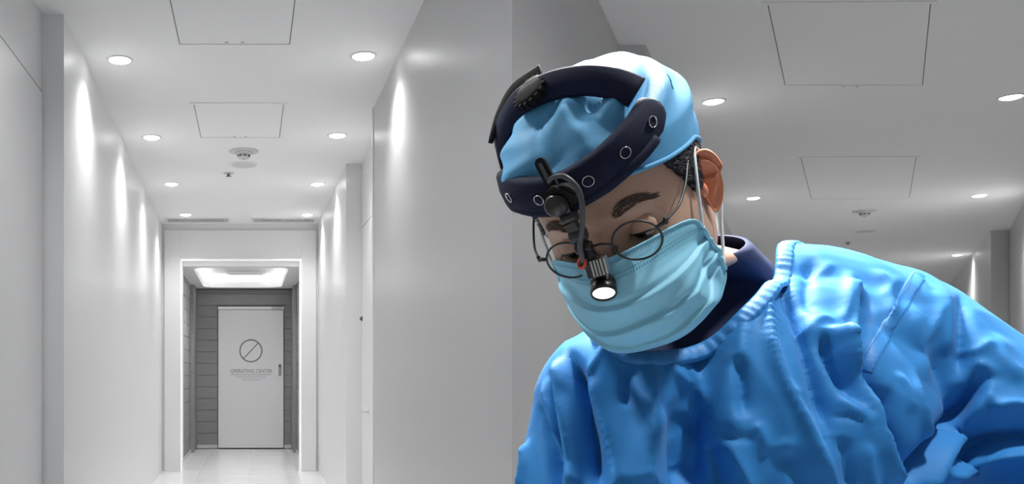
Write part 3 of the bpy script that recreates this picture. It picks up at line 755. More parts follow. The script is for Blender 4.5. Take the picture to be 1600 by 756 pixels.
# faint printed squiggle at the back of the cap
cbv = BVHTree.FromObject(capo, bpy.context.evaluated_depsgraph_get())
bm = bmesh.new(); cpt = hw((-0.080, -0.010, 0.088)); e1, e2 = hw((-0.080, -0.010, 0.098)) - cpt, hw((-0.080, -0.020, 0.088)) - cpt
for k in range(5):
    pts_ = [cbv.find_nearest(cpt + e1 * (0.3 * math.sin(2.1 * j + k) + 0.25 * k - 0.5) * 0.9 + e2 * (0.22 * j - 0.6 + 0.25 * k)) for j in range(5)]
    tube(bm, [q_[0] + q_[1] * 0.0003 for q_ in pts_], 0.00035, 4)
child(bmobj('print', bm, mat('teal_print', (0.05, 0.35, 0.45), 0.7)), capo)

# --- face mask
def mask_pt(u, v):
    """u -1..1 across (positive = his right), v 0..1 from top to bottom"""
    a = u * math.pi / 2; s, c = math.sin(a), max(0.0, math.cos(a))
    yc = np.interp(v, [0, .12, .3, .5, .72, .9, 1], [.113, .124, .1335, .130, .119, .101, .080])
    zc = np.interp(v, [0, .3, .5, .72, .9, 1], [-.0125, -.046, -.072, -.102, -.124, -.131])
    xs = np.interp(v, [0, .5, 1], [.0715, .0735, .0705]); ys = np.interp(v, [0, 1], [.046, .028]); zs = np.interp(v, [0, 1], [-.040, -.093])
    k = np.interp(v, [0, .25, .5, 1], [2.4, 2.2, 1.3, 1.15])
    p = np.array([xs * s * (1 - 0.05 * c * s * s), ys + (yc - ys) * c ** k, zs + (zc - zs) * c ** 0.62])
    n = np.array([s, c + 0.15, -0.35 * (v - 0.4) * 2]); n /= np.linalg.norm(n)
    d = 0.0
    for vp in (0.36, 0.58, 0.78):                                   # pleats: a sharp step that relaxes below
        vv = vp - 0.05 * (1 - c) + 0.012 * math.sin(5 * u + vp * 9); q = (v - vv) / 0.16
        if -0.12 < q < 1: d += 0.0058 * (1 - q if q > 0 else 1 + q / 0.12) * (0.35 + 0.65 * c)
    d += 0.0030 * math.sin(7 * u + 5 * v + 0.5) * math.sin(9 * v - 2 * u) * min(1, v * 4) * (1 - 0.4 * abs(u))
    d += 0.0045 * gs(u + 0.62 + 0.35 * (v - 0.75), 0.07) * gs(v - 0.72, 0.25) - 0.005 * gs(u + 0.78 + 0.2 * (v - 0.6), 0.07) * gs(v - 0.62, 0.28)
    d += 0.004 * gs(v - 0.55 - 0.45 * (u + 0.35), 0.045) * gs(u + 0.35, 0.25) - 0.003 * gs(v - 0.50 - 0.55 * (u + 0.75), 0.05) * gs(u + 0.7, 0.2)
    d += 0.0022 * gs(abs(u) - 0.68, 0.2) * (1 - v)
    return p + n * d
bm = bmesh.new(); NU, NVm = 120, 110
G = [[bm.verts.new(mask_pt(-1 + 2 * i / NU, j / NVm)) for i in range(NU + 1)] for j in range(NVm + 1)]
for j in range(NVm):
    for i in range(NU): bm.faces.new((G[j][i], G[j + 1][i], G[j + 1][i + 1], G[j][i + 1]))
mk = hobj('face_mask', bm, M['mask'])
md = mk.modifiers.new('thickness', 'SOLIDIFY'); md.thickness = 0.0012; md.offset = 1
bm = bmesh.new()
for vr in (0.035, 0.115, 0.145):
    for i in range(4, 93):
        u = -0.96 + 1.92 * i / 96
        p = Vector(mask_pt(u, vr)); q_ = Vector(mask_pt(u + 0.007, vr)); r_ = Vector(mask_pt(u, vr + 0.012))
        n_ = (q_ - p).cross(r_ - p).normalized()
        if n_.y < 0: n_ = -n_
        a_, b_ = (q_ - p) * 0.55, (r_ - p).normalized() * 0.00075
        bm.faces.new([bm.verts.new(p + n_ * 0.0016 + w_) for w_ in (-a_ - b_, a_ - b_, a_ + b_, -a_ + b_)])
o = hobj('embossed_dots', bm, M['maskdot'], False, par=mk); o['kind'] = 'stuff'
for vr, r in ((0.0, 0.0012), (1.0, 0.0014)):
    bm = bmesh.new(); tube(bm, [mask_pt(-1 + 2 * i / 60, vr) for i in range(61)], r, 6); hobj('binding', bm, M['mask'], par=mk)
for s in (-1, 1):
    bm = bmesh.new(); tube(bm, [mask_pt(s * 0.995, j / 20) + np.array([s * 0.0008, 0, 0]) for j in range(21)], 0.0022, 8); hobj('side_binding', bm, M['mask'], par=mk)
    bm = bmesh.new()
    tube(bm, spline([mask_pt(s, 0.02), (s * .0765, .030, -.008), (s * .0785, .012, .012), (s * .0785, -.004, .0195), (s * .078, -.018, .014), (s * .082, -.026, -.01), (s * .082, -.018, -.040), (s * .0775, -.002, -.062), (s * .0745, .014, -.080), mask_pt(s, 0.98)], 60), 0.0016, 8)
    hobj('ear_loop', bm, M['loop'], par=mk)

# --- navy scrub shirt standing round the neck
bm = bmesh.new(); G = []
ax0 = np.array([0.502, 1.032, 1.418]); ax1 = np.array([0.562, 1.085, 1.388])
for k, (off, r) in enumerate(((0.0, .060), (0.0, .064), (0.1, .0665), (0.35, .069), (0.7, .074), (1.0, .082), (1.3, .095))):
    c = ax0 + (ax1 - ax0) * off
    G.append([bm.verts.new(p) for p in body_ring(c, r, r * 1.02, min(1, 0.45 + 0.4 * off))[::4]])
for a, b in zip(G, G[1:]):
    n = len(a)
    for i in range(n): bm.faces.new((a[i], a[(i + 1) % n], b[(i + 1) % n], b[i]))
for c, rx, ry in (((.575, 1.07, 1.32), .125, .080), ((.583, 1.065, 1.27), .158, .088), ((.585, 1.06, 1.18), .160, .104), ((.585, 1.09, 1.0), .152, .104)):
    G.append([bm.verts.new(p) for p in body_ring(c, rx, ry, 1)[::4]])
    a, b = G[-2:]
    for i in range(n): bm.faces.new((a[i], a[(i + 1) % n], b[(i + 1) % n], b[i]))
bmesh.ops.recalc_face_normals(bm, faces=bm.faces)
child(bmobj('scrub_shirt', bm, M['navy'], None, None, True))
# --- surgical gown: body volumes fused, then folded
bm = bmesh.new()
def blob(bm, c, r):
    x = bmesh.ops.create_icosphere(bm, subdivisions=4, radius=1)
    bmesh.ops.scale(bm, vec=r, verts=x['verts']); bmesh.ops.translate(bm, vec=c, verts=x['verts'])
def caps(bm, pts, rr):
    pts = spline(pts, 24); rr = np.interp(np.linspace(0, 1, 24), np.linspace(0, 1, len(rr)), rr)
    tube(bm, pts, list(rr), 28); blob(bm, pts[0], (rr[0],) * 3); blob(bm, pts[-1], (rr[-1],) * 3)
blob(bm, (.585, 1.035, 1.18), (.200, .150, .20))
blob(bm, (.59, 1.06, 1.02), (.205, .155, .26))
caps(bm, [(.405, 1.01, 1.24), (.50, 1.02, 1.275), (.60, 1.03, 1.30), SL], [.082, .085, .09, .088])
caps(bm, [(.575, 1.075, 1.355), (.66, 1.06, 1.347), (.735, 1.05, 1.318)], [.072, .079, .086])
caps(bm, [(.525, 1.07, 1.335), (.46, 1.04, 1.29), (.405, 1.01, 1.245)], [.066, .068, .078])
caps(bm, [SL, (.822, 1.0, 1.222), EL, (.79, .86, 1.07), (.70, .80, 1.035)], [.088, .088, .078, .062, .050])
caps(bm, [SR, (.388, .985, 1.12), ER, (.41, .84, .985), (.45, .76, .98)], [.080, .091, .082, .062, .050])
tube(bm, [(.59, 1.08, 1.0), (.59, 1.10, .8), (.59, 1.11, .6), (.59, 1.12, .36)], [.19, .20, .215, .235], 48)
bmesh.ops.recalc_face_normals(bm, faces=bm.faces)
gown = bmobj('surgical_gown', bm, M['gown'], None, None, True)
md = gown.modifiers.new('fuse', 'REMESH'); md.mode = 'VOXEL'; md.voxel_size = 0.0033
md = gown.modifiers.new('smooth', 'SMOOTH'); md.iterations = 14; md.factor = 0.5
dg = bpy.context.evaluated_depsgraph_get(); me = bpy.data.meshes.new_from_object(gown.evaluated_get(dg))
gown.modifiers.clear(); old = gown.data; gown.data = me; bpy.data.meshes.remove(old); me.name = 'surgical_gown'
def mesh_np(me):
    n = len(me.vertices); V = np.empty(n * 3); me.vertices.foreach_get('co', V); N = np.empty(n * 3); me.vertex_normals.foreach_get('vector', N)
    return V.reshape(-1, 3), N.reshape(-1, 3)
GV, GN = mesh_np(me)

# ray from the eye through a pixel of the photograph onto the unfolded gown: fold lines become 3D curves on the cloth
gbvh = BVHTree.FromPolygons([tuple(v) for v in GV], [tuple(p.vertices) for p in me.polygons])
def on_gown(px, py):
    d = Vector(((px - CX) / F, 1.0, (CY - py) / F)); h = gbvh.ray_cast(Vector((0, 0, CZ)), d.normalized())
    return h[0], h[1]
from mathutils import noise as mnoise
near = (GV[:, 2] > 1.0)
def fold(D, pts, w, amp, kind='r', ends=(0.25, 0.25)):
    """raise (or sink) the cloth along a line; w may be (start, end) in mm, amp in mm; kind r = round, k = knife edge, steep on the left hand going along the line"""
    P = []
    for p in spline(pts, 48):
        h, n_ = on_gown(p[0], p[1])
        if h is not None: P.append((*h, *n_))
    if len(P) < 6: return
    P = np.array(P); C, Nn = P[:, :3], P[:, 3:]
    T = np.gradient(C, axis=0); T /= np.linalg.norm(T, axis=1)[:, None] + 1e-9
    B = np.cross(T, Nn)
    t = np.linspace(0, 1, len(C)); ww = np.interp(t, [0, 1], w if isinstance(w, tuple) else (w, w)) / 1000.
    if amp < 0: ends = (max(ends[0], .28), max(ends[1], .2))
    if C[:, 0].mean() < 0.47: amp = amp * 1.35
    plen = sum(math.dist(a, b) for a, b in zip(pts, pts[1:]))
    amp *= (1.7 if amp < 0 else 1.2) * (0.6 if plen < 75 else 1.0)
    env = np.clip(t / max(ends[0], 1e-3), 0, 1) * np.clip((1 - t) / max(ends[1], 1e-3), 0, 1); env = env * env * (3 - 2 * env)
    m = 3.2 * ww.max(); idx = np.where((GV > C.min(0) - m).all(1) & (GV < C.max(0) + m).all(1))[0]
    for s in range(0, len(idx), 20000):
        ii = idx[s:s + 20000]; d2 = ((GV[ii][:, None] - C[None]) ** 2).sum(-1); k = d2.argmin(1); d = np.sqrt(d2[np.arange(len(ii)), k])
        sg = ((GV[ii] - C[k]) * B[k]).sum(1)
        q = d / ww[k]
        def crisp(q): return np.exp(-1.65 * (np.sqrt(q * q + 0.03) - 0.1732))
        if kind == 'k': h = np.where(sg < 0, np.exp(-(d / np.maximum(0.30 * ww[k], 0.0058)) ** 2), crisp(q / 1.1))
        else: h = crisp(q)
        D[ii] += 1.3 * amp / 1000. * h * env[k]
D = np.zeros(len(GV))
FOLDS = [
 # (line, width mm, height mm, kind, tapering)
 ([(1200, 398), (1199, 470), (1207, 545), (1228, 605), (1262, 665), (1292, 735), (1310, 790)], (9, 15), 8, 'k', (.12, .2)),
 ([(1210, 404), (1230, 462), (1252, 512), (1270, 562), (1290, 640), (1305, 720)], (7, 16), -11, 'r', (.15, .25)),
 ([(1130, 520), (1150, 500), (1165, 470), (1178, 430)], 8, 4, 'r', (.3, .3)),
 ([(1252, 524), (1270, 505), (1288, 496), (1308, 508)], 5, 4, 'k', (.3, .3)),
 ([(1288, 512), (1302, 545), (1328, 595), (1350, 640)], (8, 18), -13, 'r', (.1, .4)),
 ([(1306, 508), (1326, 538), (1348, 578), (1367, 624), (1384, 690), (1408, 765)], (12, 16), 17, 'k', (.15, .1)),
 ([(1339, 520), (1352, 575), (1376, 625), (1396, 690), (1420, 765)], (10, 16), -16, 'r', (.15, .1)),
 ([(1336, 440), (1336, 490), (1338, 545)], (9, 8), 9, 'k', (.2, .2)),
 ([(1346, 455), (1346, 500), (1342, 560)], (8, 7), -10, 'r', (.2, .2)),
 ([(1326, 420), (1322, 460), (1314, 505)], (7, 5), 5, 'r', (.3, .2)),
 ([(1300, 408), (1278, 428), (1250, 442)], 4, 3, 'k', (.3, .3)),
 ([(1268, 400), (1262, 450), (1268, 490)], 8, -4, 'r', (.3, .3)),
 ([(1370, 420), (1385, 450), (1392, 500)], 9, 4, 'r', (.3, .3)),
 ([(1400, 430), (1388, 450), (1372, 466)], 3, 2.5, 'k', (.3, .3)),
 ([(1392, 470), (1385, 510), (1390, 512)], 5, 4, 'r', (.3, .2)),
 ([(1435, 425), (1452, 440), (1460, 465)], 4, -3, 'r', (.3, .3)),
 ([(1500, 455), (1503, 500), (1500, 560), (1490, 600)], (5, 10), -6, 'r', (.2, .4)),
 ([(1470, 470), (1455, 510), (1432, 540)], 6, 3, 'r', (.3, .4)),
 ([(1500, 545), (1525, 548), (1548, 530)], 6, 5, 'r', (.3, .3)),
 ([(1440, 770), (1462, 725), (1482, 692), (1508, 655), (1535, 620), (1556, 588)], (14, 15), 10, 'k', (.1, .25)),
 ([(1538, 575), (1518, 612), (1490, 652), (1465, 690), (1440, 725), (1418, 765)], (11, 9), -13, 'r', (.15, .1)),
 ([(1552, 590), (1538, 572), (1520, 568)], 6, 6, 'r', (.3, .3)),
 ([(1420, 560), (1428, 610), (1440, 655), (1456, 686)], (9, 5), 6, 'r', (.4, .12)),
 ([(1400, 582), (1414, 612), (1422, 650)], 4, 4, 'k', (.2, .3)),
 ([(1392, 600), (1388, 650), (1384, 680)], 6, -5, 'r', (.3, .3)),
 ([(1460, 748), (1500, 728), (1550, 712), (1600, 706), (1640, 706)], 12, 14, 'k', (.1, .1)),
 ([(1480, 722), (1520, 696), (1560, 686), (1610, 682), (1650, 682)], 12, -12, 'r', (.15, .1)),
 ([(1545, 640), (1580, 632), (1620, 640)], 12, 8, 'r', (.25, .1)),
 ([(1600, 600), (1570, 560), (1556, 520)], 12, 4, 'r', (.3, .3)),
 # broad tension folds
 ([(1185, 420), (1165, 500), (1150, 600), (1150, 700), (1160, 790)], (16, 30), 7, 'r', (.2, .1)),
 ([(1110, 500), (1095, 580), (1075, 680), (1060, 790)], (14, 26), -7, 'r', (.25, .1)),
 ([(1030, 570), (1010, 640), (1000, 720), (1005, 790)], (14, 26), 7, 'r', (.3, .1)),
 ([(1420, 470), (1430, 540), (1440, 600)], (16, 22), 6, 'r', (.3, .3)),
 ([(1470, 440), (1480, 500), (1478, 560)], (10, 16), 5, 'r', (.3, .3)),
 # his right side
 ([(872, 560), (880, 630), (888, 690), (898, 770)], (9, 14), 9, 'k', (.15, .1)),
 ([(888, 542), (902, 590), (916, 640), (930, 700), (942, 770)], (6, 15), -13, 'r', (.12, .1)),
 ([(960, 770), (946, 690), (930, 640), (915, 585)], (9, 6), 7, 'k', (.1, .2)),
 ([(862, 570), (867, 620), (872, 690), (876, 750)], (5, 9), -9, 'r', (.15, .15)),
 ([(852, 590), (856, 640), (868, 690)], 5, 4, 'r', (.3, .3)),
 ([(842, 628), (852, 680), (866, 740), (872, 770)], (6, 10), -8, 'r', (.2, .1)),
 ([(826, 690), (824, 730), (818, 765)], 8, 5, 'r', (.2, .1)),
 ([(955, 528), (938, 555), (918, 584)], (12, 5), 6, 'r', (.3, .08)),
 ([(985, 560), (982, 610), (980, 640)], 8, -4, 'r', (.3, .3)),
 ([(1040, 570), (1065, 585), (1086, 600)], (10, 5), 5, 'r', (.3, .08)),
 ([(1090, 560), (1094, 600), (1096, 640)], 8, 5, 'r', (.3, .4)),
 ([(1150, 560), (1158, 600), (1160, 660)], (6, 12), -6, 'r', (.15, .3)),
 ([(1120, 672), (1145, 686), (1176, 686)], 3.5, -3.5, 'k', (.2, .2)),
 ([(1176, 664), (1188, 680), (1196, 712)], 5, 6, 'k', (.2, .3)),
 ([(1108, 690), (1118, 720), (1130, 770)], 6, -6, 'r', (.15, .1)),
 ([(1130, 690), (1150, 720), (1176, 765)], 7, 4, 'r', (.2, .1)),
 ([(1206, 706), (1222, 694), (1238, 700)], 5, 5, 'r', (.3, .3)),
 ([(1226, 706), (1240, 735), (1258, 770)], 8, -7, 'r', (.15, .1)),
 ([(1040, 640), (1010, 690), (1000, 760)], 20, 5, 'r', (.3, .1)),
 ([(1070, 640), (1085, 690), (1080, 760)], 14, -5, 'r', (.3, .1)),
 ([(1310, 620), (1335, 640), (1352, 668)], 4, 3.5, 'k', (.2, .2)),
 ([(1330, 612), (1345, 625), (1360, 650)], 4, -3, 'r', (.2, .2)),
 ([(1302, 650), (1330, 652), (1350, 664)], 4, -3, 'r', (.2, .2)),
 ([(1316, 680), (1322, 720), (1330, 765)], 7, -5, 'r', (.3, .1)),
 ([(1350, 690), (1354, 730), (1362, 765)], 7, 4, 'r', (.3, .1)),
 ([(1235, 605), (1245, 612), (1256, 612)], 4, 3, 'r', (.3, .3)),
]
for f_ in FOLDS: fold(D, *f_)
ii = np.where(near)[0]
for i in ii:
    v = Vector(GV[i]); sl_ = 0.35 if v.x > 0.5 else -0.15; a_ = Vector(((v.x + sl_ * (v.z - 1.25)) * 17, v.y * 9, v.z * 5.5))
    q = 1 - abs(mnoise.noise(a_)) * 2; q2 = 1 - abs(mnoise.noise(v * 16.0 + Vector((3, 1, 7)))) * 2
    D[i] += 0.0028 * (q * q if q > 0 else -q * q) + 0.0006 * q2
GV2 = GV + GN * D[:, None]
# neck opening
A0, A1 = np.array([.562, 1.082, 1.385]), np.array([.430, .950, 1.375])
u = np.clip(((GV - A0) @ (A1 - A0)) / ((A1 - A0) @ (A1 - A0)), -0.6, 1.4); dist = np.linalg.norm(GV - (A0 + u[:, None] * (A1 - A0)), axis=1)
cut = dist < np.interp(u, [-0.6, 0, 1, 1.4], [.076, .076, .078, .08])
polys = np.array([tuple(p.vertices) if len(p.vertices) == 4 else (*p.vertices, p.vertices[-1]) for p in me.polygons])
keep = ~cut[polys].any(1); polys = polys[keep]
nn = bpy.data.meshes.new('surgical_gown'); used = np.unique(polys); rem = np.full(len(GV), -1); rem[used] = np.arange(len(used))
GVk = GV2[used]; GNk = GN[used]
nn.from_pydata([tuple(v) for v in GVk], [], [tuple(dict.fromkeys(rem[p])) for p in polys]); nn.update()
nn.materials.append(M['gown'])
for p in nn.polygons: p.use_smooth = True
gown.data = nn; child(gown)
md = gown.modifiers.new('smooth', 'SMOOTH'); md.iterations = 3; md.factor = 0.5
# collar: gathered band along the rim of the opening
bm = bmesh.new(); bm.from_mesh(nn); best = []
bed = [e for e in bm.edges if e.is_boundary]; seen = set()
for e in bed:
    if e in seen: continue
    loop = []; v = e.verts[0]; cur = e
    while cur and cur not in seen:
        seen.add(cur); v = cur.other_vert(v); loop.append(v.index)
        nx = [x for x in v.link_edges if x.is_boundary and x not in seen]; cur = nx[0] if nx else None
    if len(loop) > len(best): best = loop
bm.free()
lp = GVk[best]; ln = GNk[best]
def smooth_loop(a, it):
    for _ in range(it): a = (np.roll(a, 1, 0) + a * 2 + np.roll(a, -1, 0)) / 4
    return a
lp = smooth_loop(lp, 60); ln = smooth_loop(ln, 60)
L = np.r_[0, np.cumsum(np.linalg.norm(np.diff(np.r_[lp, lp[:1]], axis=0), axis=1))]; NL = 420
sx_ = np.linspace(0, L[-1], NL, endpoint=False)
lp = np.stack([np.interp(sx_, L, np.r_[lp[:, k], lp[:1, k]]) for k in range(3)], 1); ln = np.stack([np.interp(sx_, L[:-1], ln[:, k]) for k in range(3)], 1); ln /= np.linalg.norm(ln, axis=1)[:, None]
T = np.roll(lp, -1, 0) - np.roll(lp, 1, 0); T /= np.linalg.norm(T, axis=1)[:, None]
B = np.cross(T, ln); cen = lp.mean(0)
if ((lp - cen) * B).sum() < 0: B = -B
bm = bmesh.new(); G = []
rib = np.sin(np.arange(NL) * 2 * math.pi / 5.0 + 1.6 * np.sin(np.arange(NL) * 0.13) + 1.1 * np.sin(np.arange(NL) * 0.31))
for a, h in ((-0.005, -0.004), (-0.005, 0.0005), (-0.002, 0.0026), (0.004, 0.0034), (0.009, 0.0030), (0.0115, 0.0022), (0.013, -0.002)):
    hh = h + (0.0007 * rib if 0.002 < h else 0)
    G.append([bm.verts.new(p) for p in lp + B * a + ln * np.reshape(hh * np.ones(NL), (-1, 1))])
for a, b in zip(G, G[1:]):
    for i in range(NL): bm.faces.new((a[i], a[(i + 1) % NL], b[(i + 1) % NL], b[i]))
bmesh.ops.recalc_face_normals(bm, faces=bm.faces)
child(bmobj('collar', bm, M['seam'], None, None, True), gown)
# sleeve seam: a flat welded strip with stitches
gb2 = BVHTree.FromPolygons([tuple(v) for v in GVk], [tuple(p.vertices) for p in nn.polygons])
def on_fold(px, py):
    d = Vector(((px - CX) / F, 1.0, (CY - py) / F)); h = gb2.ray_cast(Vector((0, 0, CZ)), d.normalized()); return h[0], h[1]
sl = [on_fold(*p) for p in spline([(1437, 428), (1420, 455), (1398, 495), (1372, 540), (1352, 578)], 60)]
sl = [(h, n_) for h, n_ in sl if h is not None]
if len(sl) > 20:
    C = smooth_loop(np.array([h for h, _ in sl]), 0); Nn = np.array([n_ for _, n_ in sl]); T = np.gradient(C, axis=0); T /= np.linalg.norm(T, axis=1)[:, None]; B = np.cross(T, Nn)
    def drape(p, h):
        q_ = gb2.find_nearest(Vector(p)); return q_[0] + q_[1] * h
    bm = bmesh.new(); G = [[bm.verts.new(drape(p, h)) for p in C + B * a] for a, h in ((-.0085, -.0006), (-.0070, .0003), (-.0035, .0005), (0, .0005), (.0035, .0005), (.0070, .0003), (.0085, -.0006))]
    for a, b in zip(G, G[1:]):
        for i in range(len(C) - 1): bm.faces.new((a[i], a[i + 1], b[i + 1], b[i]))
    bmesh.ops.recalc_face_normals(bm, faces=bm.faces); se = child(bmobj('sleeve_seam', bm, M['seam'], None, None, True), gown)
    M['stitch'] = mat('stitch', (0.03, 0.16, 0.5), 0.6)
    for a in (-.0055, .0055):
        bm = bmesh.new()
        for i in range(1, len(C) - 2):
            tube(bm, [drape(C[i] + B[i] * a, .0010), drape(C[i] * 0.35 + C[i + 1] * 0.65 + B[i] * a, .0010)], 0.0003, 4)
        o = child(bmobj('stitches', bm, M['stitch']), gown); o['kind'] = 'stuff'
# ------------------------------------------------------------------ things worn: eyeglasses and head-mounted light
def hthing(name, loc, label, cat):
    o = empty(name, hw(loc)); tag(o, label, cat); o.rotation_euler = HM.to_3x3().to_euler(); return o
def hpart(name, bm, m, root, loc, smooth=True, par=None):
    """mesh given in head space, hung under a thing whose origin is at loc in head space"""
    bmesh.ops.translate(bm, vec=-Vector(loc), verts=bm.verts); bmesh.ops.recalc_face_normals(bm, faces=bm.faces)
    return bmobj(name, bm, m, par or root, None, smooth)
# eyeglasses
gl = (0, 0.102, -0.008)
eg = hthing('eyeglasses', gl, 'round thin dark metal eyeglasses on the surgeon\'s nose', 'glasses')
M['lens'] = mat('clear_lens', (1, 1, 1), 0.0, spec=0.5, trans=1.0)
M['lens'].node_tree.nodes['Principled BSDF'].inputs['IOR'].default_value = 1.02
RL = 0.0206
for sx in (-1, 1):
    c = np.array([-0.0345 if sx < 0 else 0.0290, 0.1128, -0.0030]); ex = np.array([1, -sx * 0.10, 0.0]); ez = np.array([0, 0.16, 1.0]); nrm = np.cross(ex, ez)
    cir = [c + RL * (math.cos(a) * ex + math.sin(a) * ez) for a in np.linspace(0, 2 * math.pi, 65)[:-1]]
    bm = bmesh.new(); tube(bm, cir, 0.00105, 8, closed=True, up=(0, 1, 0)); rim = hpart('rim', bm, M['gun'], eg, gl)
    bm = bmesh.new(); r1 = [bm.verts.new(c + (p - c) * 0.965) for p in cir]; bm.faces.new(r1)
    hpart('lens', bm, M['lens'], eg, gl, False)
    h0 = c + ex * sx * RL + ez * 0.007
    bm = bmesh.new(); tube(bm, [h0 - ex * sx * 0.001, h0 + np.array([sx * 0.004, -0.001, 0.001]), h0 + np.array([sx * 0.0075, -0.005, 0.002])], [0.0016, 0.0021, 0.0019], 10)
    tube(bm, [h0 + np.array([sx * 0.0068, -0.003, -0.001]), h0 + np.array([sx * 0.0068, -0.003, 0.005])], 0.0017, 8); hpart('hinge', bm, M['gun'], eg, gl)
    bm = bmesh.new(); tube(bm, spline([h0 + np.array([sx * 0.0075, -0.005, 0.002]), (sx * 0.0690, 0.078, 0.004), (sx * 0.0738, 0.052, 0.011), (sx * 0.0755, 0.030, 0.0185), (sx * 0.0762, 0.010, 0.022), (sx * 0.078, -0.010, 0.021), (sx * 0.0795, -0.028, 0.008), (sx * 0.078, -0.036, -0.010)], 40), 0.00125, 8); hpart('temple_arm', bm, M['gun'], eg, gl)
    bm = bmesh.new(); pad = np.array([sx * 0.0105, 0.1010, -0.011]); tube(bm, [c + np.array([-sx * RL, 0, -0.002]), pad + np.array([sx * 0.002, -0.004, 0.002]), pad], 0.0006, 6)
    bmesh.ops.create_uvsphere(bm, u_segments=12, v_segments=8, radius=0.003, matrix=Matrix.Translation(pad) @ Matrix.Diagonal((0.5, 0.8, 1.7, 1))); hpart('nose_pad', bm, M['gun'], eg, gl)
bm = bmesh.new(); tube(bm, spline([(-0.0143, 0.1150, 0.0010), (-0.009, 0.1185, 0.0055), (-0.003, 0.1195, 0.0070), (0.003, 0.1185, 0.0055), (0.0087, 0.1140, 0.0010)], 20), 0.0011, 8); hpart('bridge', bm, M['gun'], eg, gl)

# head-mounted light: padded band, top strap, mount, cable, lamp
bl = (0, 0.105, 0.055)
hl = hthing('surgical_headlight', bl, 'dark navy head-mounted surgical light strapped over the blue cap', 'headlight')
def bandc(t):
    """centre line of the band in head space by angle from the front; positive towards his right"""
    z = np.interp(t, [-1.1, -0.9, -0.7, -0.5, -0.3, 0, 0.2, 0.4, 0.7, 1.0, 1.3, 1.7, 2.2, 3.0], [0.086, 0.084, 0.078, 0.073, 0.068, 0.063, 0.062, 0.064, 0.067, 0.066, 0.058, 0.046, 0.036, 0.03])
    return z
bm = bmesh.new(); G = []
tb = np.linspace(-1.03, 2.75, 120)
prof = [(-1, .000), (-1.04, .004), (-0.98, .0085), (-0.8, .0105), (0, .0115), (0.8, .0105), (0.98, .0085), (1.04, .004), (1, .000)]
for k, t in enumerate(tb):
    zc = bandc(t); hwid = 0.0170 * min(1, 0.45 + 0.55 * math.sin(min(1, (t + 1.03) / 0.12) * math.pi / 2)) * (1.0 if t < 0.9 else 1.05)
    row = []
    for a, h in prof:
        z = zc + a * hwid
        P = hsurf(np.array([t]), np.array([z]), 0.0135 + h)[0]
        # the band stays upright instead of following the dome inwards
        P0 = hsurf(np.array([t]), np.array([zc]), 0.0135 + h)[0]; P[:2] = P[:2] * 0.35 + P0[:2] * 0.65
        row.append(bm.verts.new(P))
    G.append(row)
for a, b in zip(G, G[1:]):
    for i in range(len(prof) - 1): bm.faces.new((a[i], a[i + 1], b[i + 1], b[i]))
bm.faces.new(G[0]); bm.faces.new(G[-1][::-1])
for a, b in zip(G, G[1:]): bm.faces.new((a[0], b[0], b[-1], a[-1]))
band = hpart('headband', bm, M['band'], hl, bl)
# lower padding lip
bm = bmesh.new(); tube(bm, [hsurf(np.array([t]), np.array([bandc(t) - 0.0150]), 0.0165)[0] for t in tb[6:]], 0.0058, 10); hpart('padding', bm, M['band'], hl, bl, par=band)
# eyelets
def eyelet(t):
    p = hsurf(np.array([t]), np.array([bandc(t)]), 0.0135 + 0.0118)[0]; e = 1e-3
    tx = hsurf(np.array([t + e]), np.array([bandc(t + e)]), 0.0253)[0] - p; n_ = Vector((tx[1], -tx[0], 0)).normalized()
    if n_.dot(Vector((p[0], p[1] + 0.01, 0))) < 0: n_ = -n_
    Mx = Matrix.Translation(p) @ n_.to_track_quat('Z', 'Y').to_matrix().to_4x4()
    bm = bmesh.new(); lathe(bm, [(0.0045, -0.001), (0.0053, 0.0006), (0.0050, 0.0012), (0.0046, 0.0009), (0.0044, -0.002)], 28, M4=Mx); ey = hpart('eyelet', bm, M['chrome'], hl, bl)
    bm = bmesh.new(); lathe(bm, [(0.0, 0.0001), (0.0046, 0.0001)], 20, M4=Mx); hpart('hole', bm, M['band'], hl, bl, False, par=ey)
for t in (-0.85, -0.53, -0.17, 0.32, 0.72): eyelet(t)
# top strap over the crown
def strap(name, pts, wid, th, m, fwd=(0, 1, 0.1), par=None):
    P = spline(pts, 44); bm = bmesh.new(); G = []
    for i, p in enumerate(P):
        t = Vector(P[min(i + 1, 43)] - P[max(i - 1, 0)]).normalized(); f_ = Vector(fwd); f_ = (f_ - t * f_.dot(t)).normalized(); n_ = t.cross(f_)
        if n_.dot(Vector(p) - Vector((0, -0.01, 0.03))) < 0: n_ = -n_
        w_ = wid[0] + (wid[1] - wid[0]) * i / 43 if isinstance(wid, tuple) else wid
        G.append([bm.verts.new(Vector(p) + f_ * a * w_ + n_ * b * th) for a, b in ((-1, 0), (-1, .7), (-.85, 1), (0, 1.12), (.85, 1), (1, .7), (1, 0), (0, -0.05))])
    for a, b in zip(G, G[1:]):
        for i in range(8): bm.faces.new((a[i], a[(i + 1) % 8], b[(i + 1) % 8], b[i]))
    bm.faces.new(G[0][::-1]); bm.faces.new(G[-1]); return hpart(name, bm, m, hl, bl, par=par)
ts_ = strap('top_strap', [(-0.063, 0.046, 0.105), (-0.046, 0.042, 0.121), (-0.020, 0.034, 0.1325), (0.012, 0.024, 0.1360), (0.044, 0.014, 0.1295), (0.070, 0.002, 0.112), (0.086, -0.004, 0.090), (0.092, -0.008, 0.066)], 0.0135, 0.008, M['band'], (0, 0.5, -0.85))
strap('rear_strap', [(0.020, 0.0, 0.145), (0.052, -0.006, 0.139), (0.074, -0.008, 0.124), (0.087, -0.004, 0.110), (0.095, 0.000, 0.100)], (0.010, 0.0015), 0.004, M['matte'], (0.3, 0.5, -0.8))
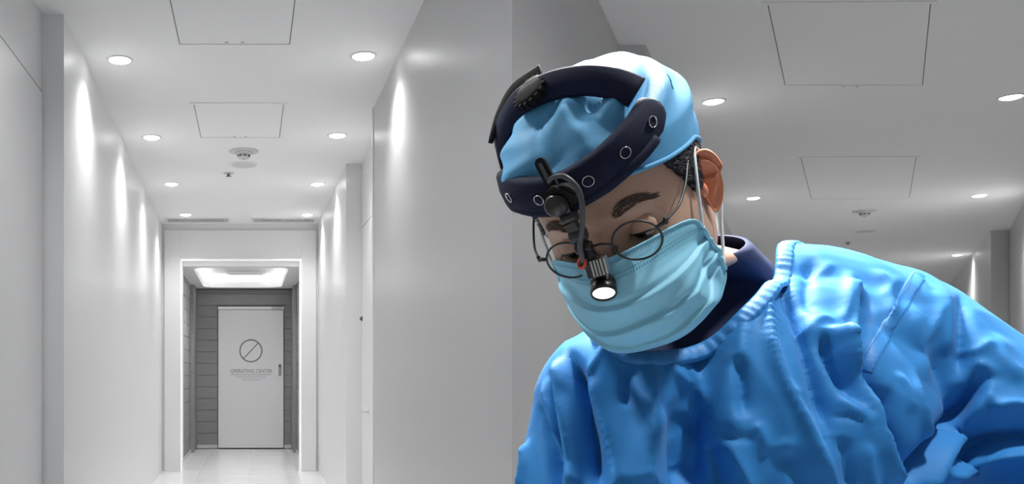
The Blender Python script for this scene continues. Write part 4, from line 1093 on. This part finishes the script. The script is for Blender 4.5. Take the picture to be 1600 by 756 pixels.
# ridged adjusting knob on the strap
kb = Matrix.Translation((0.026, 0.024, 0.134)) @ Vector((0.25, 0.35, 0.9)).to_track_quat('Z', 'Y').to_matrix().to_4x4() @ Matrix.Diagonal((0.95, 0.95, 0.75, 1))
bm = bmesh.new(); lathe(bm, [(0.0, 0.016), (0.014, 0.016), (0.0175, 0.013), (0.0180, 0.002), (0.016, 0.0), (0.0, 0.0)], 32, M4=kb)
kn = hpart('adjusting_knob', bm, M['matte'], hl, bl)
for k in range(16):
    a = 2 * math.pi * k / 16; bm = bmesh.new(); bx(bm, (-0.0012, -0.0016, 0.002), (0.0018, 0.0016, 0.0135)); bmesh.ops.transform(bm, matrix=kb @ Matrix.Translation((0.018 * math.cos(a), 0.018 * math.sin(a), 0)) @ Matrix.Rotation(a, 4, 'Z'), verts=bm.verts); hpart('ridge', bm, M['matte'], hl, bl, False, par=kn)
# mount: slotted plate standing up from the band
def slab(bm, a, b, wid, th, nrm=(0, 1, 0), rnd=True):
    a, b = Vector(a), Vector(b); d = (b - a).normalized(); n_ = Vector(nrm); n_ = (n_ - d * n_.dot(d)).normalized(); s = d.cross(n_)
    P = []
    if rnd:
        for k in range(9): t = math.pi * k / 8; P.append(a - d * math.sin(t) * wid + s * math.cos(t) * wid)
        for k in range(9): t = math.pi * k / 8; P.append(b + d * math.sin(t) * wid - s * math.cos(t) * wid)
    else: P = [a + s * wid, a - s * wid, b - s * wid, b + s * wid]
    lo = [bm.verts.new(p - n_ * th) for p in P]; hi = [bm.verts.new(p + n_ * th) for p in P]
    bm.faces.new(lo[::-1]); bm.faces.new(hi)
    for i in range(len(P)): bm.faces.new((lo[i], lo[(i + 1) % len(P)], hi[(i + 1) % len(P)], hi[i]))
bm = bmesh.new(); slab(bm, (.0150, .1130, .0965), (.0085, .1260, .0660), 0.0050, 0.0020); pl = hpart('mount_plate', bm, M['matte'], hl, bl, False)
bm = bmesh.new(); slab(bm, (.0150, .1155, .0960), (.0115, .1225, .0800), 0.0018, 0.0006); hpart('slot', bm, M['cable'], hl, bl, False, par=pl)
bm = bmesh.new(); slab(bm, (.0105, .1240, .0640), (.0030, .1250, .0640), 0.0115, 0.0030, rnd=True); slab(bm, (.0085, .128, .073), (-.004, .128, .060), .0045, .002); hpart('mount_block', bm, M['matte'], hl, bl, False)
bm = bmesh.new(); lathe(bm, [(0.0, 0.010), (0.008, 0.010), (0.0105, 0.0075), (0.0110, 0.0), (0.0, 0.0)], 24, M4=Matrix.Translation((.0110, .1265, .0600)) @ Vector((0, 1, .05)).to_track_quat('Z', 'Y').to_matrix().to_4x4()); hpart('thumb_screw', bm, M['black'], hl, bl)
# hinged links
bm = bmesh.new(); slab(bm, (.0060, .1290, .0560), (.0050, .1285, .0440), 0.0038, 0.0030); slab(bm, (.0075, .1290, .0400), (.0060, .1290, .0290), 0.0052, 0.0040, rnd=False); hpart('upper_link', bm, M['black'], hl, bl, False)
for i, (p, r) in enumerate((((.0060, .1290, .0450), .0058), ((.0050, .1295, .0260), .0066), ((.0045, .1310, .0130), .0052))):
    bm = bmesh.new(); lathe(bm, [(0.0, -.0075), (r * .8, -.0075), (r, -.006), (r, .006), (r * .8, .0075), (0.0, .0075)], 20, M4=Matrix.Translation(p) @ Matrix.Rotation(math.pi / 2, 4, 'Y')); hpart('pivot', bm, M['black'], hl, bl)
bm = bmesh.new(); slab(bm, (.0050, .1295, .0230), (.0040, .1315, .0130), 0.0045, 0.0035, rnd=False); slab(bm, (.0040, .1315, .0120), (.0010, .1340, .0020), 0.0052, 0.0038, rnd=False); hpart('lower_link', bm, M['black'], hl, bl, False)
# cable and red ring
bm = bmesh.new(); tube(bm, spline([(.0115, .122, .0800), (.0051, .127, .0845), (-.0060, .132, .0835), (-.0135, .136, .0700), (-.0110, .139, .0520), (-.0040, .140, .0350), (.0035, .1405, .0200), (.0058, .1400, .0090), (.0075, .1385, .0035)], 50), 0.0024, 10); hpart('cable', bm, M['cable'], hl, bl)
ax = Vector((.15, -.35, -.92)).normalized()
ring_c = Vector((.0082, .1375, .0012)); rdir = Vector((.45, .62, .55)).normalized()
bm = bmesh.new(); Mx = Matrix.Translation(ring_c) @ rdir.to_track_quat('Z', 'Y').to_matrix().to_4x4()
cir = [Mx @ Vector((.0046 * math.cos(a), .0046 * math.sin(a), .002)) for a in np.linspace(0, 2 * math.pi, 33)[:-1]]; tube(bm, cir, 0.0013, 8, closed=True, up=rdir); hpart('red_ring', bm, M['red'], hl, bl)
bm = bmesh.new(); lathe(bm, [(0.0, -.012), (.0052, -.012), (.0055, .0015), (.003, .0025), (.0, .0025)], 20, M4=Mx); hpart('cable_socket', bm, M['black'], hl, bl)
# lamp body: finned block, neck, bezel, lens
lens_c = Vector((.0019, .1400, -.0321)); up_ = Vector((.002, .1370, -.004)); ldir = Vector((-0.04, 0.88, -0.42)).normalized()
bodyc = Vector((-.0010, .1345, -.0050))
bm = bmesh.new(); slab(bm, bodyc + Vector((.0005, -.001, .006)), bodyc + Vector((.0018, .001, -.010)), .0078, .0065, (0, 1, 0.1), False); lb = hpart('lamp_body', bm, M['black'], hl, bl, False)
for k in range(5):
    o_ = -0.0105 + k * 0.0029; bm = bmesh.new(); slab(bm, bodyc + Vector((o_, .004, .0075)), bodyc + Vector((o_ + .0012, .0068, -.0075)), .00085, .0048, (0, 1, 0.1), False); hpart('fin', bm, M['steel'], hl, bl, False, par=lb)
Ml = Matrix.Translation(lens_c) @ ldir.to_track_quat('Z', 'Y').to_matrix().to_4x4()
bm = bmesh.new(); lathe(bm, [(0.0, -.024), (.0060, -.024), (.0062, -.019), (.0072, -.0185), (.0105, -.014), (.0112, -.012), (.0112, -.0105), (.0106, -.010), (.0106, -.0085), (.0113, -.008), (.0116, .0), (.0112, .0012), (.0100, .0012), (.0098, -.001)], 36, M4=Ml); bz = hpart('lamp_head', bm, M['black'], hl, bl)
bm = bmesh.new(); lathe(bm, [(.0099, -.0004), (.006, .0004), (0.0, .0007)], 32, M4=Ml); hpart('lamp_lens', bm, M['led'], hl, bl, par=bz)
